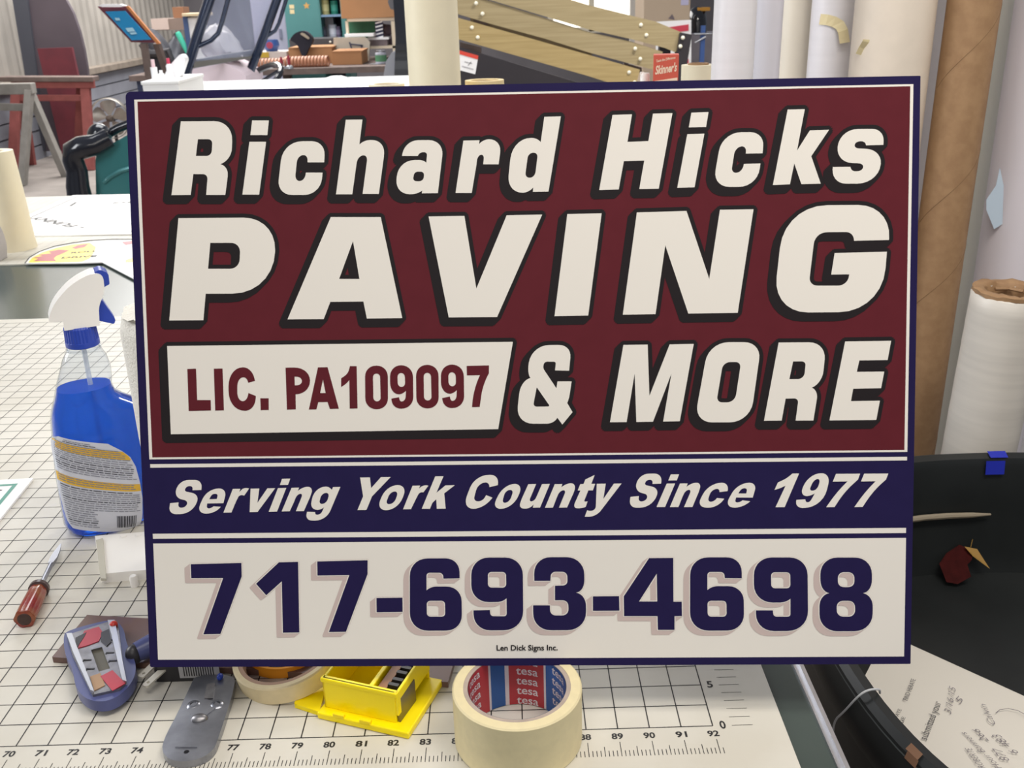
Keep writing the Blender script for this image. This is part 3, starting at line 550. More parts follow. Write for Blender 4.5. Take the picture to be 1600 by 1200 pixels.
# ---------------------------------------------------------------- flat white block
def loc2(px, z, o): return [((atz(x, y, z)-o).x, (atz(x, y, z)-o).y) for x, y in px]
o = atz(172, 907, TZ)
t = thing('plastic_block', 'flat white plastic block with small nubs beside the blue spray bottle', 'block', o)
h = .011
q = loc2([(158, 906), (236, 901), (232, 836), (150, 846)], TZ+.004, o)
mb = MB().slab([[q[0], (q[0][0]+.105, q[0][1]+.012), (q[3][0]+.108, q[3][1]+.012), q[3]]], ID, 0, h)
mb.build('body', M_whead, t, bevel=.0015)
q2 = loc2([(157, 905), (166, 905), (161, 842), (150, 845)], TZ+.012, o)
MB().slab([q2], ID, h-.001, h+.002).build('end_strip', mat('block_end_grey', (190, 186, 172), .9), t, bevel=.0008)  # left end of the block drawn as a greyer raised strip
for px in ((193, 838), (216, 836), (208, 901)):
    c = loc2([px], TZ+h, o)[0]
    MB().lathe([(.004, 0), (.004, h-.001), (.003, h+.0012), (0, h+.0012)], 16, M=Matrix.Translation((c[0], c[1], 0))).build('nub', M_whead, t)

# ---------------------------------------------------------------- brown bar
o = atz(231, 1035, TZ)
A0, A1 = atz(81, 1027, TZ+.006), atz(700, 1066, TZ+.006); B0 = atz(136, 961, TZ+.006)
dirv = (A1-A0); dirv.z = 0; L = dirv.length; dirv.normalize(); nn = Vector((-dirv.y, dirv.x, 0)); wd = (B0-A0).dot(nn); ofs = (B0-A0).dot(dirv)
pts = [A0, A0+dirv*L, A0+dirv*L+nn*wd, A0+nn*wd+dirv*ofs]
t = MB().slab([[((p-o).x, (p-o).y) for p in pts]], ID, 0.0003, .0062).build('straightedge', mat('brown_phenolic', (104, 80, 78), .35, rgb2=(112, 84, 70), noise=.2, scale=22), None, bevel=.0008, loc=o)
tag(t, 'flat brown bar with a slanted left end lying under the blue hand tool', 'bar')

# ---------------------------------------------------------------- blue and chrome hand tool lying on the bar
S2 = lambda pts: [(p[0]/4.138, 820 + p[1]/4.138) for p in pts]
Z1 = TZ + .0065
o = atz(160, 1035, Z1)
t = thing('tape_cutter', 'blue hand tool with scratched chrome plate and red tape scraps', 'cutter', o)
M_tool = mat('slate_blue_plastic', (76, 82, 130), .35)
body = loc2(S2([(430, 705), (415, 750), (420, 830), (440, 890), (470, 940), (480, 985), (487, 1040), (512, 1100), (565, 1148), (640, 1166), (720, 1156), (800, 1108), (858, 1040), (884, 970), (878, 900), (842, 830), (818, 770), (808, 705), (775, 655), (725, 628)]), Z1+.007, o)
body = body[::-1] if sum(body[i-1][0]*body[i][1]-body[i][0]*body[i-1][1] for i in range(len(body))) < 0 else body
MB().slab([chaikin(body)], ID, 0, .0105, 0, True).build('body', M_tool, t, bevel=.004, seg=4)
plate = loc2(S2([(432, 718), (722, 625), (765, 645), (812, 1032), (775, 1065), (600, 1105), (575, 1060), (470, 850)]), Z1+.012, o)[::-1]
win = loc2(S2([(590, 815), (660, 795), (712, 935), (640, 955)]), Z1+.012, o)[::-1]
M_chrome = mat('scratched_chrome', (160, 158, 160), .42, 1.0, noise=.3, scale=90)
ar = lambda c: sum(c[i-1][0]*c[i][1]-c[i][0]*c[i-1][1] for i in range(len(c)))
plate = plate if ar(plate) > 0 else plate[::-1]; win = win if ar(win) < 0 else win[::-1]
MB().slab([plate, win], ID, .0103, .0130).build('chrome_plate', M_chrome, t, bevel=.0008)
wq = [(p[0], p[1]) for p in win[::-1]]
MB().flat([wq], ID, .0108).build('window_floor', mat('olive_grey', (96, 92, 80), .5), t)
for pts in ([(432, 718), (468, 716), (612, 1095), (588, 1085), (480, 850)], [(700, 632), (745, 632), (822, 1030), (795, 1020)]):
    c = loc2(S2(pts), Z1+.013, o); c = c if ar(c) > 0 else c[::-1]
    MB().slab([c], ID, .0126, .0160).build('rail', mat('satin_rail', (178, 178, 182), .34, .9), t, bevel=.0014)
M_redt = mat('red_tape', (176, 44, 62), .35); M_blk = mat('black_tape', (52, 50, 54), .4); M_tan = mat('tan_tape', (170, 138, 108), .6)
for nm, pts, mm, zz in (('red_tape_scrap', [(505, 800), (545, 690), (640, 662), (665, 700), (640, 755), (560, 785)], M_redt, .0134), ('black_tape_scrap', [(655, 700), (705, 678), (722, 760), (690, 788), (652, 755)], M_blk, .0136),
                        ('black_tape_scrap', [(490, 735), (560, 700), (545, 730), (505, 790), (488, 815)], M_blk, .0137), ('red_tape_scrap', [(650, 985), (728, 945), (812, 1030), (728, 1078)], M_redt, .0137), ('tan_tape_scrap', [(582, 985), (650, 962), (680, 1040), (610, 1075)], M_tan, .0134)):
    c = loc2(S2(pts), Z1+.013, o); c = c if ar(c) > 0 else c[::-1]
    MB().slab([c], ID, zz-.0004, zz+.0003).build(nm, mm, t)
c = loc2(S2([(735, 645)]), Z1+.015, o)[0]
MB().ball((c[0], c[1], .0148), .0038).build('red_button', mat('red_plastic', (196, 52, 44), .35), t)
mb = MB()
for p in ((565, 875), (585, 932), (712, 828), (730, 880), (708, 745)):
    c = loc2(S2([p]), Z1+.013, o)[0]; mb.box((c[0]-.0035, c[1]-.0006, .0130), (c[0]+.0035, c[1]+.0006, .0136)); mb.box((c[0]-.0035, c[1]-.002, .0130), (c[0]-.0026, c[1]+.0006, .0136))
mb.build('slot', M_blk, t)

# second tool mostly behind the sign's lower left corner
o = atz(236, 1030, Z1)
t = thing('knife', 'dark violet knife end peeking out behind the lower left corner of the sign', 'knife', o)
MB().tube([Vector((-.010, -.004, .011)), Vector((.0, .004, .0115)), Vector((.05, .022, .0115))], [.0085, .0105, .0108], 14).build('handle', M_tool, t)
MB().ball((-.0115, -.006, .0100), (.0075, .0075, .0095)).build('end_cap', M_blk, t)

# ---------------------------------------------------------------- power adapter
S3 = lambda pts: [(60 + p[0]/4.6147, 940 + p[1]/4.6147) for p in pts]
o = atz(262, 1052, TZ)
t = thing('power_adapter', 'black power adapter with two flat prongs under the sign', 'adapter', o)
c = loc2(S3([(870, 480), (1200, 480), (1195, 545), (985, 540), (870, 545)]), TZ+.004, o)
x0 = min(p[0] for p in c); x1 = max(p[0] for p in c); yb = min(p[1] for p in c)
MB().slab([rrect(x0, yb, x1, yb+.045, .005)], ID, 0.0003, .026).build('case', mat('black_plastic', (34, 33, 36), .4), t, bevel=.003)
mb = MB(); lx0, lx1 = x0+.023, x0+.058
bl_ = MB().box((lx0, yb-.0004, .004), (lx1, yb, .019)).build('barcode_label', mat('adapter_label', (170, 168, 168), .5), t)
mb = MB(); k = lx0+.004
while k < lx1-.004: mb.box((k, yb-.0006, .006), (k+.0009, yb-.0003, .017)); k += .0021
mb.build('barcode', M_ink, bl_)
M_nick = mat('nickel', (214, 208, 194), .4, .35)
for pa, pb in (((865, 490), (735, 548)), ((925, 535), (765, 612))):
    A_ = atz(*S3([(pa[0]-30, pa[1]-40)])[0], TZ+.012)-o; B_ = atz(*S3([pb])[0], TZ+.010)-o
    dv = (B_-A_).normalized(); sd = Vector((-dv.y, dv.x, 0)); L = (B_-A_).length
    M = Matrix((dv, sd, Vector((0, 0, 1)))).transposed().to_4x4(); M.translation = A_
    MB().slab([rp([(-.012, -.0032), (L, -.0032, .002), (L, .0032, .002), (-.012, .0032)]), circ(L-.0045, 0, .0013, 10)[::-1]], M, -.0008, .0008).build('prong', M_nick, t)

# ---------------------------------------------------------------- grey steel scraper
o = atz(305, 1130, TZ)
t = thing('scraper', 'grey steel scraper blade holder with rounded end at the front of the mat', 'scraper', o)
M_gun = mat('worn_steel', (158, 160, 168), .30, .8, noise=.3, scale=40)
c = loc2(S3([(895, 1050), (900, 1100), (940, 1148), (1010, 1168), (1100, 1164), (1195, 1136), (1268, 1078), (1300, 1000), (1428, 600), (1400, 540), (1135, 540), (1090, 640), (1000, 830), (930, 960)]), TZ+.005, o)
c = c if ar(c) > 0 else c[::-1]
hole = lambda x, y, r: (lambda q: circ(q[0], q[1], r, 14)[::-1])(loc2(S3([(x, y)]), TZ+.007, o)[0])
MB().slab([chaikin(c, 1), hole(1068, 1083, .0021), hole(1120, 745, .0023), hole(1288, 742, .0023)], ID, .0003, .0070).build('plate', M_gun, t, bevel=.0014)
mb = MB()
for p in ((1120, 745), (1288, 742)):
    q = loc2(S3([p]), TZ+.007, o)[0]; mb.lathe([(.0024, .0068), (.0028, .0084), (.0048, .0080), (.0060, .0068)], 20, M=Matrix.Translation((q[0], q[1], 0)))
mb.build('hole_rims', M_gun, t)
q = loc2(S3([(1160, 838)]), TZ+.008, o)[0]
MB().ball((q[0], q[1], .0066), (.0072, .0052, .0042), n=20).build('button', M_chrome, t)
c2 = loc2(S3([(1085, 745), (1180, 690), (1320, 735), (1230, 800), (1160, 860), (1090, 820)]), TZ+.008, o); c2 = c2 if ar(c2) > 0 else c2[::-1]
MB().slab([rp([p + (.004,) for p in c2])], ID, .0066, .0078).build('catch_plate', M_gun, t, bevel=.0005)
c2 = loc2(S3([(1195, 700), (1215, 600), (1275, 590), (1262, 700)]), TZ+.008, o); c2 = c2 if ar(c2) > 0 else c2[::-1]
MB().slab([c2], ID, .0068, .0086).build('slider', M_chrome, t, bevel=.0008)
c2 = loc2(S3([(985, 1055), (1005, 1035), (1140, 1035), (1148, 1055)]), TZ+.007, o); c2 = c2 if ar(c2) > 0 else c2[::-1]
MB().slab([c2], ID, .0068, .0080).build('ridge', M_gun, t, bevel=.0005)
q = loc2(S3([(1310, 545)]), TZ+.009, o)[0]
MB().ball((q[0], q[1], .0095), (.0028, .0036, .0028)).build('blue_speck', M_blue, t)

# ---------------------------------------------------------------- yellow blade dispenser
S4 = lambda pts: [(340 + p[0]/4.2105, 1000 + p[1]/4.2105) for p in pts]
M_yel = mat('yellow_plastic', (255, 230, 0), .35); M_yel2 = mat('yellow_plastic_edge', (252, 224, 10), .4)
o = atz(600, 1110, TZ)
t = thing('blade_dispenser', 'open yellow plastic box with compartments standing under the sign', 'box', o)
bl = atz(*S4([(690, 465)])[0], TZ+.006)-o; br = atz(*S4([(1240, 590)])[0], TZ+.006)-o
ux = (br-bl); ux.z = 0; BL = ux.length; ux.normalize(); uy = Vector((-ux.y, ux.x, 0))
M = Matrix((ux, uy, Vector((0, 0, 1)))).transposed().to_4x4(); M.translation = Vector((bl.x, bl.y, 0))
D = .066
MB().box((-.003, -.004, .0003), (BL+.004, D, .0065), M=M).build('base', M_yel, t, bevel=.0012)
mb = MB(); mb.box((.012, -.0045, .006), (.022, -.001, .0095), M=M); mb.box((.036, -.0045, .006), (.046, -.001, .0095), M=M); mb.build('hinge', M_yel2, t, bevel=.0006)
H = .036
mb = MB(); th = .0026
mb.box((0, .004, .0065), (BL-.010, .004+th, H), M=M); mb.box((0, .004, .0065), (th, D, H), M=M); mb.box((0, D-th, .0065), (BL-.008, D, H), M=M)
mb.box((BL-.010, .004, .014), (BL-.010+th, D, H), M=M)
mb.box((-.001, .0032, H-.004), (BL-.008, .0085, H), M=M)
mb.box((BL*.52, .0085, .008), (BL*.52+.004, D, H-.003), M=M)
mb.build('tray', M_yel, t, bevel=.0008)
MB().box((BL*.60, .012, .010), (BL*.70, D-.006, H-.006), M=M).build('brown_blade', mat('brown_blade', (150, 96, 40), .4), t)
mb = MB()
for k in range(5): mb.box((BL*.71, .016+k*.008, .012), (BL-.013, .0195+k*.008, H-.003 - .001*(k % 2)), M=M)
mb.build('blade_stack', mat('dark_steel', (66, 64, 62), .35, .6), t)
MB().slab([[(BL-.0095, .006), (BL-.0075, .006), (BL-.0065, .034), (BL-.0085, .034)]], M, .0066, .028).build('steel_cutter', mat('grey_blade', (120, 112, 104), .3, .8), t)
fl = loc2(S4([(505, 428), (670, 482), (700, 370), (720, 170), (620, 160), (545, 300)]), TZ+.003, o); fl = fl if ar(fl) > 0 else fl[::-1]
MB().slab([fl], ID, .0003, .0045).build('flap', M_yel, t, bevel=.0008)

# orange and black coil inside the tilted tape
o = atz(440, 1046, TZ)
t = thing('tape_measure_coil', 'orange strap with black stripe lying inside the tilted tape roll', 'strap', o + Vector((0, .012, .0002)))
mb = MB()
for mi, r0, r1, zz in ((0, .019, .025, .010), (1, .0253, .0275, .0102), (0, .0278, .031, .010)):
    vs = []; fs = []
    for k in range(25):
        a = R(180 + 180*k/24)
        for r in (r0, r1):
            for z in (0, zz): vs.append((r*math.cos(a), r*math.sin(a)*.8, z))
    for k in range(24):
        b_ = 4*k
        for i, j in ((0, 1), (1, 3), (3, 2), (2, 0)): fs.append((b_+i, b_+4+i, b_+4+j, b_+j))
    mb.add(vs, fs, mi)
mb.build('strap', [mat('orange_strap', (226, 150, 30), .5), M_blk], t)

# white sign with green border at the left edge of the mat
o = atz(0, 780, TZ)
P = [atz(52, 747, TZ+.003), atz(-150, 1000, TZ+.003)]
e1 = (atz(-4, 816, TZ+.003) - P[0]); e1.z = 0; e1.normalize(); e2 = Vector((-e1.y, e1.x, 0)); e2 = -e2 if e2.x > 0 else e2
M = Matrix((-e2, -e1, Vector((0, 0, 1)))).transposed().to_4x4(); M.translation = P[0] - Vector((0, 0, .003)) - o.xyz + Vector((0, 0, o.z - TZ))
t = thing('sign', 'white sign with teal border lying at the left edge of the mat', 'sign', o)
MB().slab([[(-.30, -.45), (0, -.45), (0, 0), (-.30, 0)]], M, .0004, .0032).build('panel', mat('gloss_white', (250, 249, 246), .25), t)
mb = MB(); b0, b1 = .0135, .0185
mb.flat([[(-.30, -.44), (-b0, -.44), (-b0, -b0), (-.30, -b0)], [(-.30, -.43), (-b1, -.43), (-b1, -b1), (-.30, -b1)]], M, .0034)
mb.build('border', mat('teal_vinyl', (84, 150, 134), .4), t)
MB().flat([[(p[0]-.030, p[1]*.6-.030) for p in circ(0, 0, .004)]], M, .0034).build('dot', mat('grey_dot', (110, 96, 104), .5), t)
# ---------------------------------------------------------------- black tub beside the table
TUB = Vector((.70, .294, 0)); TR = .386; TZR = .80
M_tub = mat('black_rubber', (30, 33, 33), .42, noise=.25, scale=14, bump=.15)
t = thing('tub', 'large round black tub standing against the right end of the worktable', 'tub', TUB)
TA, TB, TN = .349, .406, 2.6                    # half width, half depth and squareness of the oval tub
TUB = Vector((.68, .28, 0)); t.location = TUB
def wallpt(ang, r, z):
    c, s_ = math.cos(ang), math.sin(ang); k = (abs(c/TA)**TN + abs(s_/TB)**TN)**(-1/TN)*(1 + (r-TR)/.37); return Vector((c*k, s_*k, z))
def tub_lathe(mb, prof, n=96):
    vs = [wallpt(2*math.pi*k/n, r, z) if r > .01 else Vector((0, 0, z)) for r, z in prof for k in range(n)]
    return mb.add(vs, [(i*n+k, i*n+(k+1) % n, (i+1)*n+(k+1) % n, (i+1)*n+k) for i in range(len(prof)-1) for k in range(n)], 0, True)
prof = [(.0, .0), (.325, .0), (.335, .02), (.345, .30), (.362, .60), (.374, .70), (.378, .742), (.394, .748), (.398, .760), (.398, .780), (TR+.004, .796), (TR-.004, .800), (TR-.016, .797), (TR-.020, .785), (TR-.026, .72), (TR-.036, .65), (TR-.044, .622), (0, .62)]
tub_lathe(MB(), prof).build('tub_body', M_tub, t, sharp=35)
tub_lathe(MB(), [(TR+.0035, .7955), (TR+.0060, .7925), (TR+.0060, .789), (TR+.003, .791)]).build('rim_edge', mat('rim_highlight_rubber', (86, 92, 92), .4), t)  # rim highlight put into the colour as a paler band
p_ = atz(1552, 709, .8)-TUB; a = math.atan2(p_.y, p_.x)
def wall_band(mb, a0, a1, r0, z0, r1, z1, n=6):
    vs = [wallpt(a0+(a1-a0)*k/n, r, z) for k in range(n+1) for r, z in ((r0, z0), (r1, z1))]
    mb.add(vs, [(2*k, 2*k+1, 2*k+3, 2*k+2) for k in range(n)], 0, True)
mb = MB(); wall_band(mb, a-.030, a+.042, TR-.0255, .776, TR-.0225, .7965); wall_band(mb, a-.045, a+.02, TR-.0175, .7990, TR-.004, .8025); mb.build('blue_tape_patch', mat('blue_tape', (30, 44, 170), .5), t)
p_ = atz(1440, 1168, .80)-TUB; a = math.atan2(p_.y, p_.x); mb = MB()
wall_band(mb, a-.022, a+.018, TR-.004, .8012, TR+.0035, .7985); wall_band(mb, a-.014, a+.022, TR+.0035, .7990, TR+.0072, .7925); mb.build('rust_patch', mat('rust_brown', (120, 88, 66), .8), t)

# pale rod lying along the inside of the tub's far wall
aa = [atz(1430, 797, .742), atz(1490, 795, .742), atz(1537, 793, .742)]
def onwall(p, r):
    q = wallpt(math.atan2(p.y-TUB.y, p.x-TUB.x), r, p.z); return Vector((TUB.x+q.x, TUB.y+q.y, p.z))
pts = [onwall(atz(x, y, .715), TR-.034) for x, y in ((1380, 800), (1430, 797), (1470, 796), (1510, 795), (1539, 793))]
o = MB().tube([p - pts[2] for p in pts], [.0045, .0045, .0045, .0040, .0015], 8).build('stick', mat('pale_timber', (150, 138, 118), .7), loc=pts[2]); tag(o, 'thin pale stick resting along the inner far wall of the tub', 'stick')

# papers in the tub
def paper(name, label, px, z, bulge, m, parent=None):
    c = [atz(x, y, z) for x, y in px]; o = sum(c, Vector())/4; mb = MB(); n = 10; vs = []
    for j in range(n+1):
        for i in range(n+1):
            u, v = i/n, j/n
            p = c[0]*(1-u)*(1-v)+c[1]*u*(1-v)+c[2]*u*v+c[3]*(1-u)*v - o
            p.z = bulge*math.sin(math.pi*u)*math.sin(math.pi*v) ; vs.append(p)
    fs = [(j*(n+1)+i, j*(n+1)+i+1, (j+1)*(n+1)+i+1, (j+1)*(n+1)+i) for j in range(n) for i in range(n)]
    mb.add(vs, fs, 0, True)
    M = Matrix.Identity(4)
    return mb, o, c
M_paper = mat('office_paper', (226, 220, 208), .7)
M_pen = mat('pen_grey', (120, 112, 118), .7); M_prn = mat('printed_grey', (96, 92, 92), .7)
ZP = .628
quad = [(1322, 1078), (1470, 1330), (1800, 1150), (1420, 1008)]
quad = [(1320, 1118), (1480, 1330), (1760, 1160), (1385, 990)]
mb, o, c = paper('paper', '', quad, ZP, .004, M_paper)
t = thing('paper_sheet', 'white sheet with printed and handwritten notes lying inside the black tub', 'paper', o)
mb.build('sheet', M_paper, t)
def pxdir(p, q, z):
    a = atz(*p, z); b = atz(*q, z); e = (b-a); e.z = 0; L = e.length; e.normalize(); n = Vector((-e.y, e.x, 0))
    M = Matrix((e, n, Vector((0, 0, 1)))).transposed().to_4x4(); M.translation = a - o; return M, L
ink = MB()
for s, p, q, size, zz in (('submitted your', (1448, 1157), (1471, 1098), .0125, 0), ('FIND HERATE', (1418, 1095), (1431, 1062), .0078, 0), ('ATE', (1404, 1120), (1409, 1109), .006, 0), ('GE', (1411, 1131), (1415, 1121), .006, 0)):
    M, L = pxdir(p, q, ZP+.006); text_on(ink, s, M, size, .0, 0, width=L)
ink.build('printing', M_prn, t)
hand = MB()
for s, p, q, size in (('3/16/15', (1486, 1116), (1494, 1074), .0115), ('877', (1578, 1188), (1562, 1168), .014), ('6 483', (1592, 1176), (1560, 1146), .014), ('266', (1546, 1158), (1528, 1138), .012), ('Hour Banners', (1566, 1200), (1508, 1143), .011), ('ROBERTE', (1540, 1200), (1517, 1168), .011), ('Calvin', (1556, 1132), (1540, 1100), .011), ('5', (1500, 1100), (1508, 1092), .012)):
    M, L = pxdir(p, q, ZP+.006); text_on(hand, s, M, size, -.012, 0, shear=.3, width=L)
arc = [atz(x, y, ZP+.006)-o for x, y in ((1556, 1114), (1562, 1109), (1575, 1107), (1590, 1110), (1605, 1118))]
hand.tube(arc, .0004, 4)
hand.build('handwriting', M_pen, t)
# fallen leaf
q = atz(1500, 902, .624)
t = thing('leaf', 'curled dark red leaf with a yellow tip on the bottom of the black tub', 'leaf', q)
M_leaf = mat('dry_red_leaf', (62, 18, 17), .8, noise=.3, scale=80, spec=.1); M_ly = mat('leaf_yellow', (160, 124, 62), .6)
k = 1/1100
lf = [(-24, -28), (-26, 6), (-14, 24), (2, 30), (20, 26), (12, 4), (4, -8), (4, -30), (-12, -34)]
vs = [(x*k*1.35, y*k*.8, .003 + .030*max(0, (y+34)/64) + .010*math.exp(-((x-4)/12)**2)) for x, y in lf] + [(-.004, .004, .030)]
MB().add(vs, [(i, (i+1) % 9, 9) for i in range(9)], 0, True).build('blade', M_leaf, t)
vs = [(x*k*1.35, y*k*.8-.0015, z) for x, y, z in ((6, 24, .043), (22, 24, .038), (34, 0, .014), (14, 10, .032))]
MB().add(vs, [(0, 1, 2, 3)], 0).build('tip', M_ly, t)
MB().tube([(.018, .018, .040), (.020, .020, .052)], .0006, 5).build('stalk', M_ly, t)
# white cord over the rim
pts = [atz(1248, 1180, .70), atz(1290, 1130, .745), atz(1318, 1112, .775), atz(1342, 1088, .799), atz(1358, 1077, .806), atz(1369, 1078, .804), atz(1374, 1083, .790)]
pts = [onwall(pts[0], .392), onwall(pts[1], .4015), onwall(pts[2], .4015), onwall(pts[3], .3945), onwall(pts[4], .385), onwall(pts[5], .370), onwall(pts[6], .3625)]
for _ in range(2): pts = [pts[0]] + [q for a_, b_ in zip(pts, pts[1:]) for q in (a_.lerp(b_, .25), a_.lerp(b_, .75))] + [pts[-1]]
o = MB().tube([p-pts[12] for p in pts], .0011, 8).build('cord', mat('white_cord', (206, 208, 210), .6), loc=pts[12]); tag(o, 'thin white cord hooked over the near rim of the black tub', 'cord')

# ---------------------------------------------------------------- tall rolls standing on the floor at the right
M_rw = mat('white_film', (234, 232, 236), .3, noise=.03, scale=3, stretch=(1, 1, 30)); M_rl = mat('lilac_film', (206, 204, 212), .35)
M_rc = mat('cream_film', (240, 232, 216), .4, noise=.04, scale=20); M_rc2 = mat('cream_paper', (232, 220, 204), .5, noise=.04, scale=40)
M_kraft = mat('kraft_board', (168, 134, 98), .7, noise=.14, scale=60, rgb2=(156, 122, 88)); M_pale = mat('pale_green_film', (236, 240, 232), .4); M_grey = mat('grey_film', (216, 214, 218), .45)
M_khole = mat('kraft_dark', (110, 82, 58), .8)
def roll(px, y, zc, wpx, top, name, label, m, core=True, group='tall rolls standing in a row at the right'):
    p = CAM_LOC + ray(px, y)*zc; r = wpx*zc/FPX/2
    t = thing(name, label, 'roll', (p.x, p.y, 0), None, group)
    ri = min(.024, r*.62)
    MB().lathe([(ri, 0), (r, 0), (r, top), (ri, top), (ri, 0)], 48).build('winding', m, t, sharp=40)
    if core: MB().lathe([(ri, .001), (ri, top+.003), (ri-.004, top+.003), (ri-.004, .001), (ri, .001)], 32).build('core', M_kraft, t, sharp=40)
    return t, p, r
r1, p1, q1 = roll(1149, 10, 1.62, 66, 1.72, 'film_roll', 'glossy white film roll at the left end of the row of tall rolls', M_rw)
roll(1201, 10, 1.735, 46, 1.70, 'film_roll', 'narrow lilac grey film roll just right of the glossy white roll', M_rl)
roll(1252, 10, 1.80, 74, 1.76, 'film_roll', 'pale cream film roll behind the white roll with tape on it', M_rc)
r4, p4, q4 = roll(1306, 10, 1.71, 73, 1.78, 'film_roll', 'white film roll carrying a torn curl of masking tape', M_rw)
r5, p5, q5 = roll(1399, 10, 1.60, 122, 1.80, 'paper_roll', 'widest cream paper roll of the row, directly above the sign corner', M_rc2)
roll(1466, 10, 1.80, 60, 1.74, 'film_roll', 'grey film roll between the cream paper roll and the brown tube', M_grey)
# kraft tube
p = CAM_LOC + ray(1514, 0)*1.56; r = 80*1.56/FPX/2
t = thing('cardboard_tube', 'tall brown cardboard tube standing behind the black tub', 'tube', (p.x, p.y, 0), Euler((0, R(.35), 0)))
MB().lathe([(r-.006, 0), (r, 0), (r, 1.9), (r-.006, 1.9), (r-.006, 0)], 48).build('tube_wall', M_kraft, t, sharp=40)
mb = MB()
for z0 in (.62, .98, 1.14, 1.36, 1.55):
    MB().tube([((r+.0001)*math.cos(a), (r+.0001)*math.sin(a), z0 + .045*(a+math.pi/2)) for a in [(-math.pi + math.pi*k/24) for k in range(25)]], .0004, 4).build('spiral_seam', mat('seam_brown', (120, 94, 66), .8), t)
roll(1581, 10, 1.72, 66, 1.75, 'film_roll', 'pale green white film roll just right of the brown cardboard tube', M_pale)
t9, p9, q9 = roll(1650, 10, 1.58, 120, 1.82, 'film_roll', 'grey white film roll cut off by the right edge of the photo', mat('grey_white_film', (226, 220, 226), .4))
zz = [atY(1590, y, p9.y-q9).z for y in (577, 592, 640)]
MB().lathe([(q9+.0004, zz[1]), (q9+.0004, zz[0])], 48).build('tape_band', mat('yellowed_tape', (196, 190, 160), .5), t9)
MB().lathe([(q9+.0005, zz[2]-.001), (q9+.0005, zz[2]+.001)], 48).build('film_edge', M_grey, t9)
fl = [atY(x, y, p9.y-q9*.6)-Vector((p9.x, p9.y, 0)) for x, y in ((1562, 262), (1556, 290), (1541, 312), (1541, 328), (1553, 358), (1566, 350), (1568, 290))]
MB().slab([[(q.x, q.z) for q in fl][::-1]], Matrix.Translation((0, fl[0].y, 0)) @ UP, 0, .0006).build('peeling_flap', mat('pale_blue_film', (196, 212, 226), .4), t9)
# short vinyl roll with rough core
p = CAM_LOC + ray(1541, 449)*1.50; r = 112*1.50/FPX/2
t = thing('film_roll', 'short white film roll with a ragged brown cardboard core above the tub', 'roll', (p.x, p.y, 0), Euler((R(1.2), R(1.5), 0)))
M_vin = mat('matt_white_film', (222, 216, 206), .42, noise=.08, scale=7, stretch=(1, 1, 14), bump=.1)
rb = random.Random(5); prof = [(r*.68, 0), (r, 0)]; z = .02; tp = p.z
while z < tp-.012: prof.append((r - rb.choice((0, 0, .0003, .0007)), z)); z += rb.uniform(.008, .03)
prof += [(r, tp-.004), (r-.002, tp-.002), (r*.68, tp-.002), (r*.68, 0)]
MB().lathe(prof, 56).build('winding', M_vin, t, sharp=50)
rings = []
def wob(k, s): return .0022*math.sin(k*.9+s)+.0016*math.sin(k*2.3+s*2)
for rr, zz, s in ((r*.98, tp-.003, 0), (r*.985, tp+.003, 1), (r*.92, tp+.0045, 1.4), (r*.72, tp+.004, 2), (r*.66, tp+.001, 3), (r*.60, tp-.012, 4), (r*.60, tp-.16, 4)):
    rings.append([((rr+wob(k, s)*(.4 if s < 1.2 else 1))*math.cos(2*math.pi*k/40), (rr+wob(k, s)*(.4 if s < 1.2 else 1))*math.sin(2*math.pi*k/40), zz+wob(k, s+1)*.5) for k in range(40)])
MB().loft(rings, caps=False).build('core', M_kraft, t, sharp=50)
mb = MB(); mb.tube([(r*.5*math.cos(a), r*.5*math.sin(a), tp-.004) for a in (.4, 1.2, 2.0)], .003, 6); mb.build('torn_core_flap', M_kraft, t)
# tape pieces stuck on the rolls
M_mt = mat('curled_tape', (226, 212, 168), .6)
def stick(name, label, pxs, c, r, wv):
    vs = []; pts = []
    for x, y, lift in pxs:
        dd = ray(x, y); tt_ = min([k for k in [(1.2 + i*.002) for i in range(400)]], key=lambda k: abs(math.hypot((CAM_LOC+dd*k).x-c.x, (CAM_LOC+dd*k).y-c.y)-r-lift) + (0 if (CAM_LOC+dd*k).y < c.y else 9))
        pts.append(CAM_LOC+dd*tt_)
    o = sum(pts, Vector())/len(pts); n = len(pts)
    mb = MB(); off = Vector((0, -.0004, 0))
    for i in range(n-1):
        a0 = pts[i]-o; a1 = pts[i+1]-o; dv = (a1-a0).normalized(); sd = dv.cross(Vector((0, 1, 0))).normalized()*wv
    for i in range(n):
        a0 = pts[max(i-1, 0)]-o; a1 = pts[min(i+1, n-1)]-o; dv = (a1-a0).normalized(); sd = dv.cross(Vector((0, 1, 0))).normalized()*wv
        q = pts[i]-o; vs += [q-sd, q+sd, q-sd+off, q+sd+off]
    fs = []
    for i in range(n-1):
        b_ = 4*i; fs += [(b_, b_+4, b_+5, b_+1), (b_+2, b_+3, b_+7, b_+6), (b_, b_+2, b_+6, b_+4), (b_+1, b_+5, b_+7, b_+3)]
    mb.add(vs, fs, 0)
    return tag(mb.build(name, M_mt, loc=o), label, 'tape scrap')
stick('tape_scrap', 'torn curl of masking tape peeling off the white film roll', [(1281, 30, .0006), (1292, 31, .0006), (1303, 34, .001), (1312, 39, .004), (1317, 48, .009), (1319, 60, .012), (1320, 67, .014)], p4, q4, .0085)
stick('tape_scrap', 'small torn masking tape piece stuck on the left side of the widest cream roll', [(1345, 86, .0006), (1350, 76, .0006), (1356, 66, .0006), (1357, 62, .0006)], p5, q5, .009)

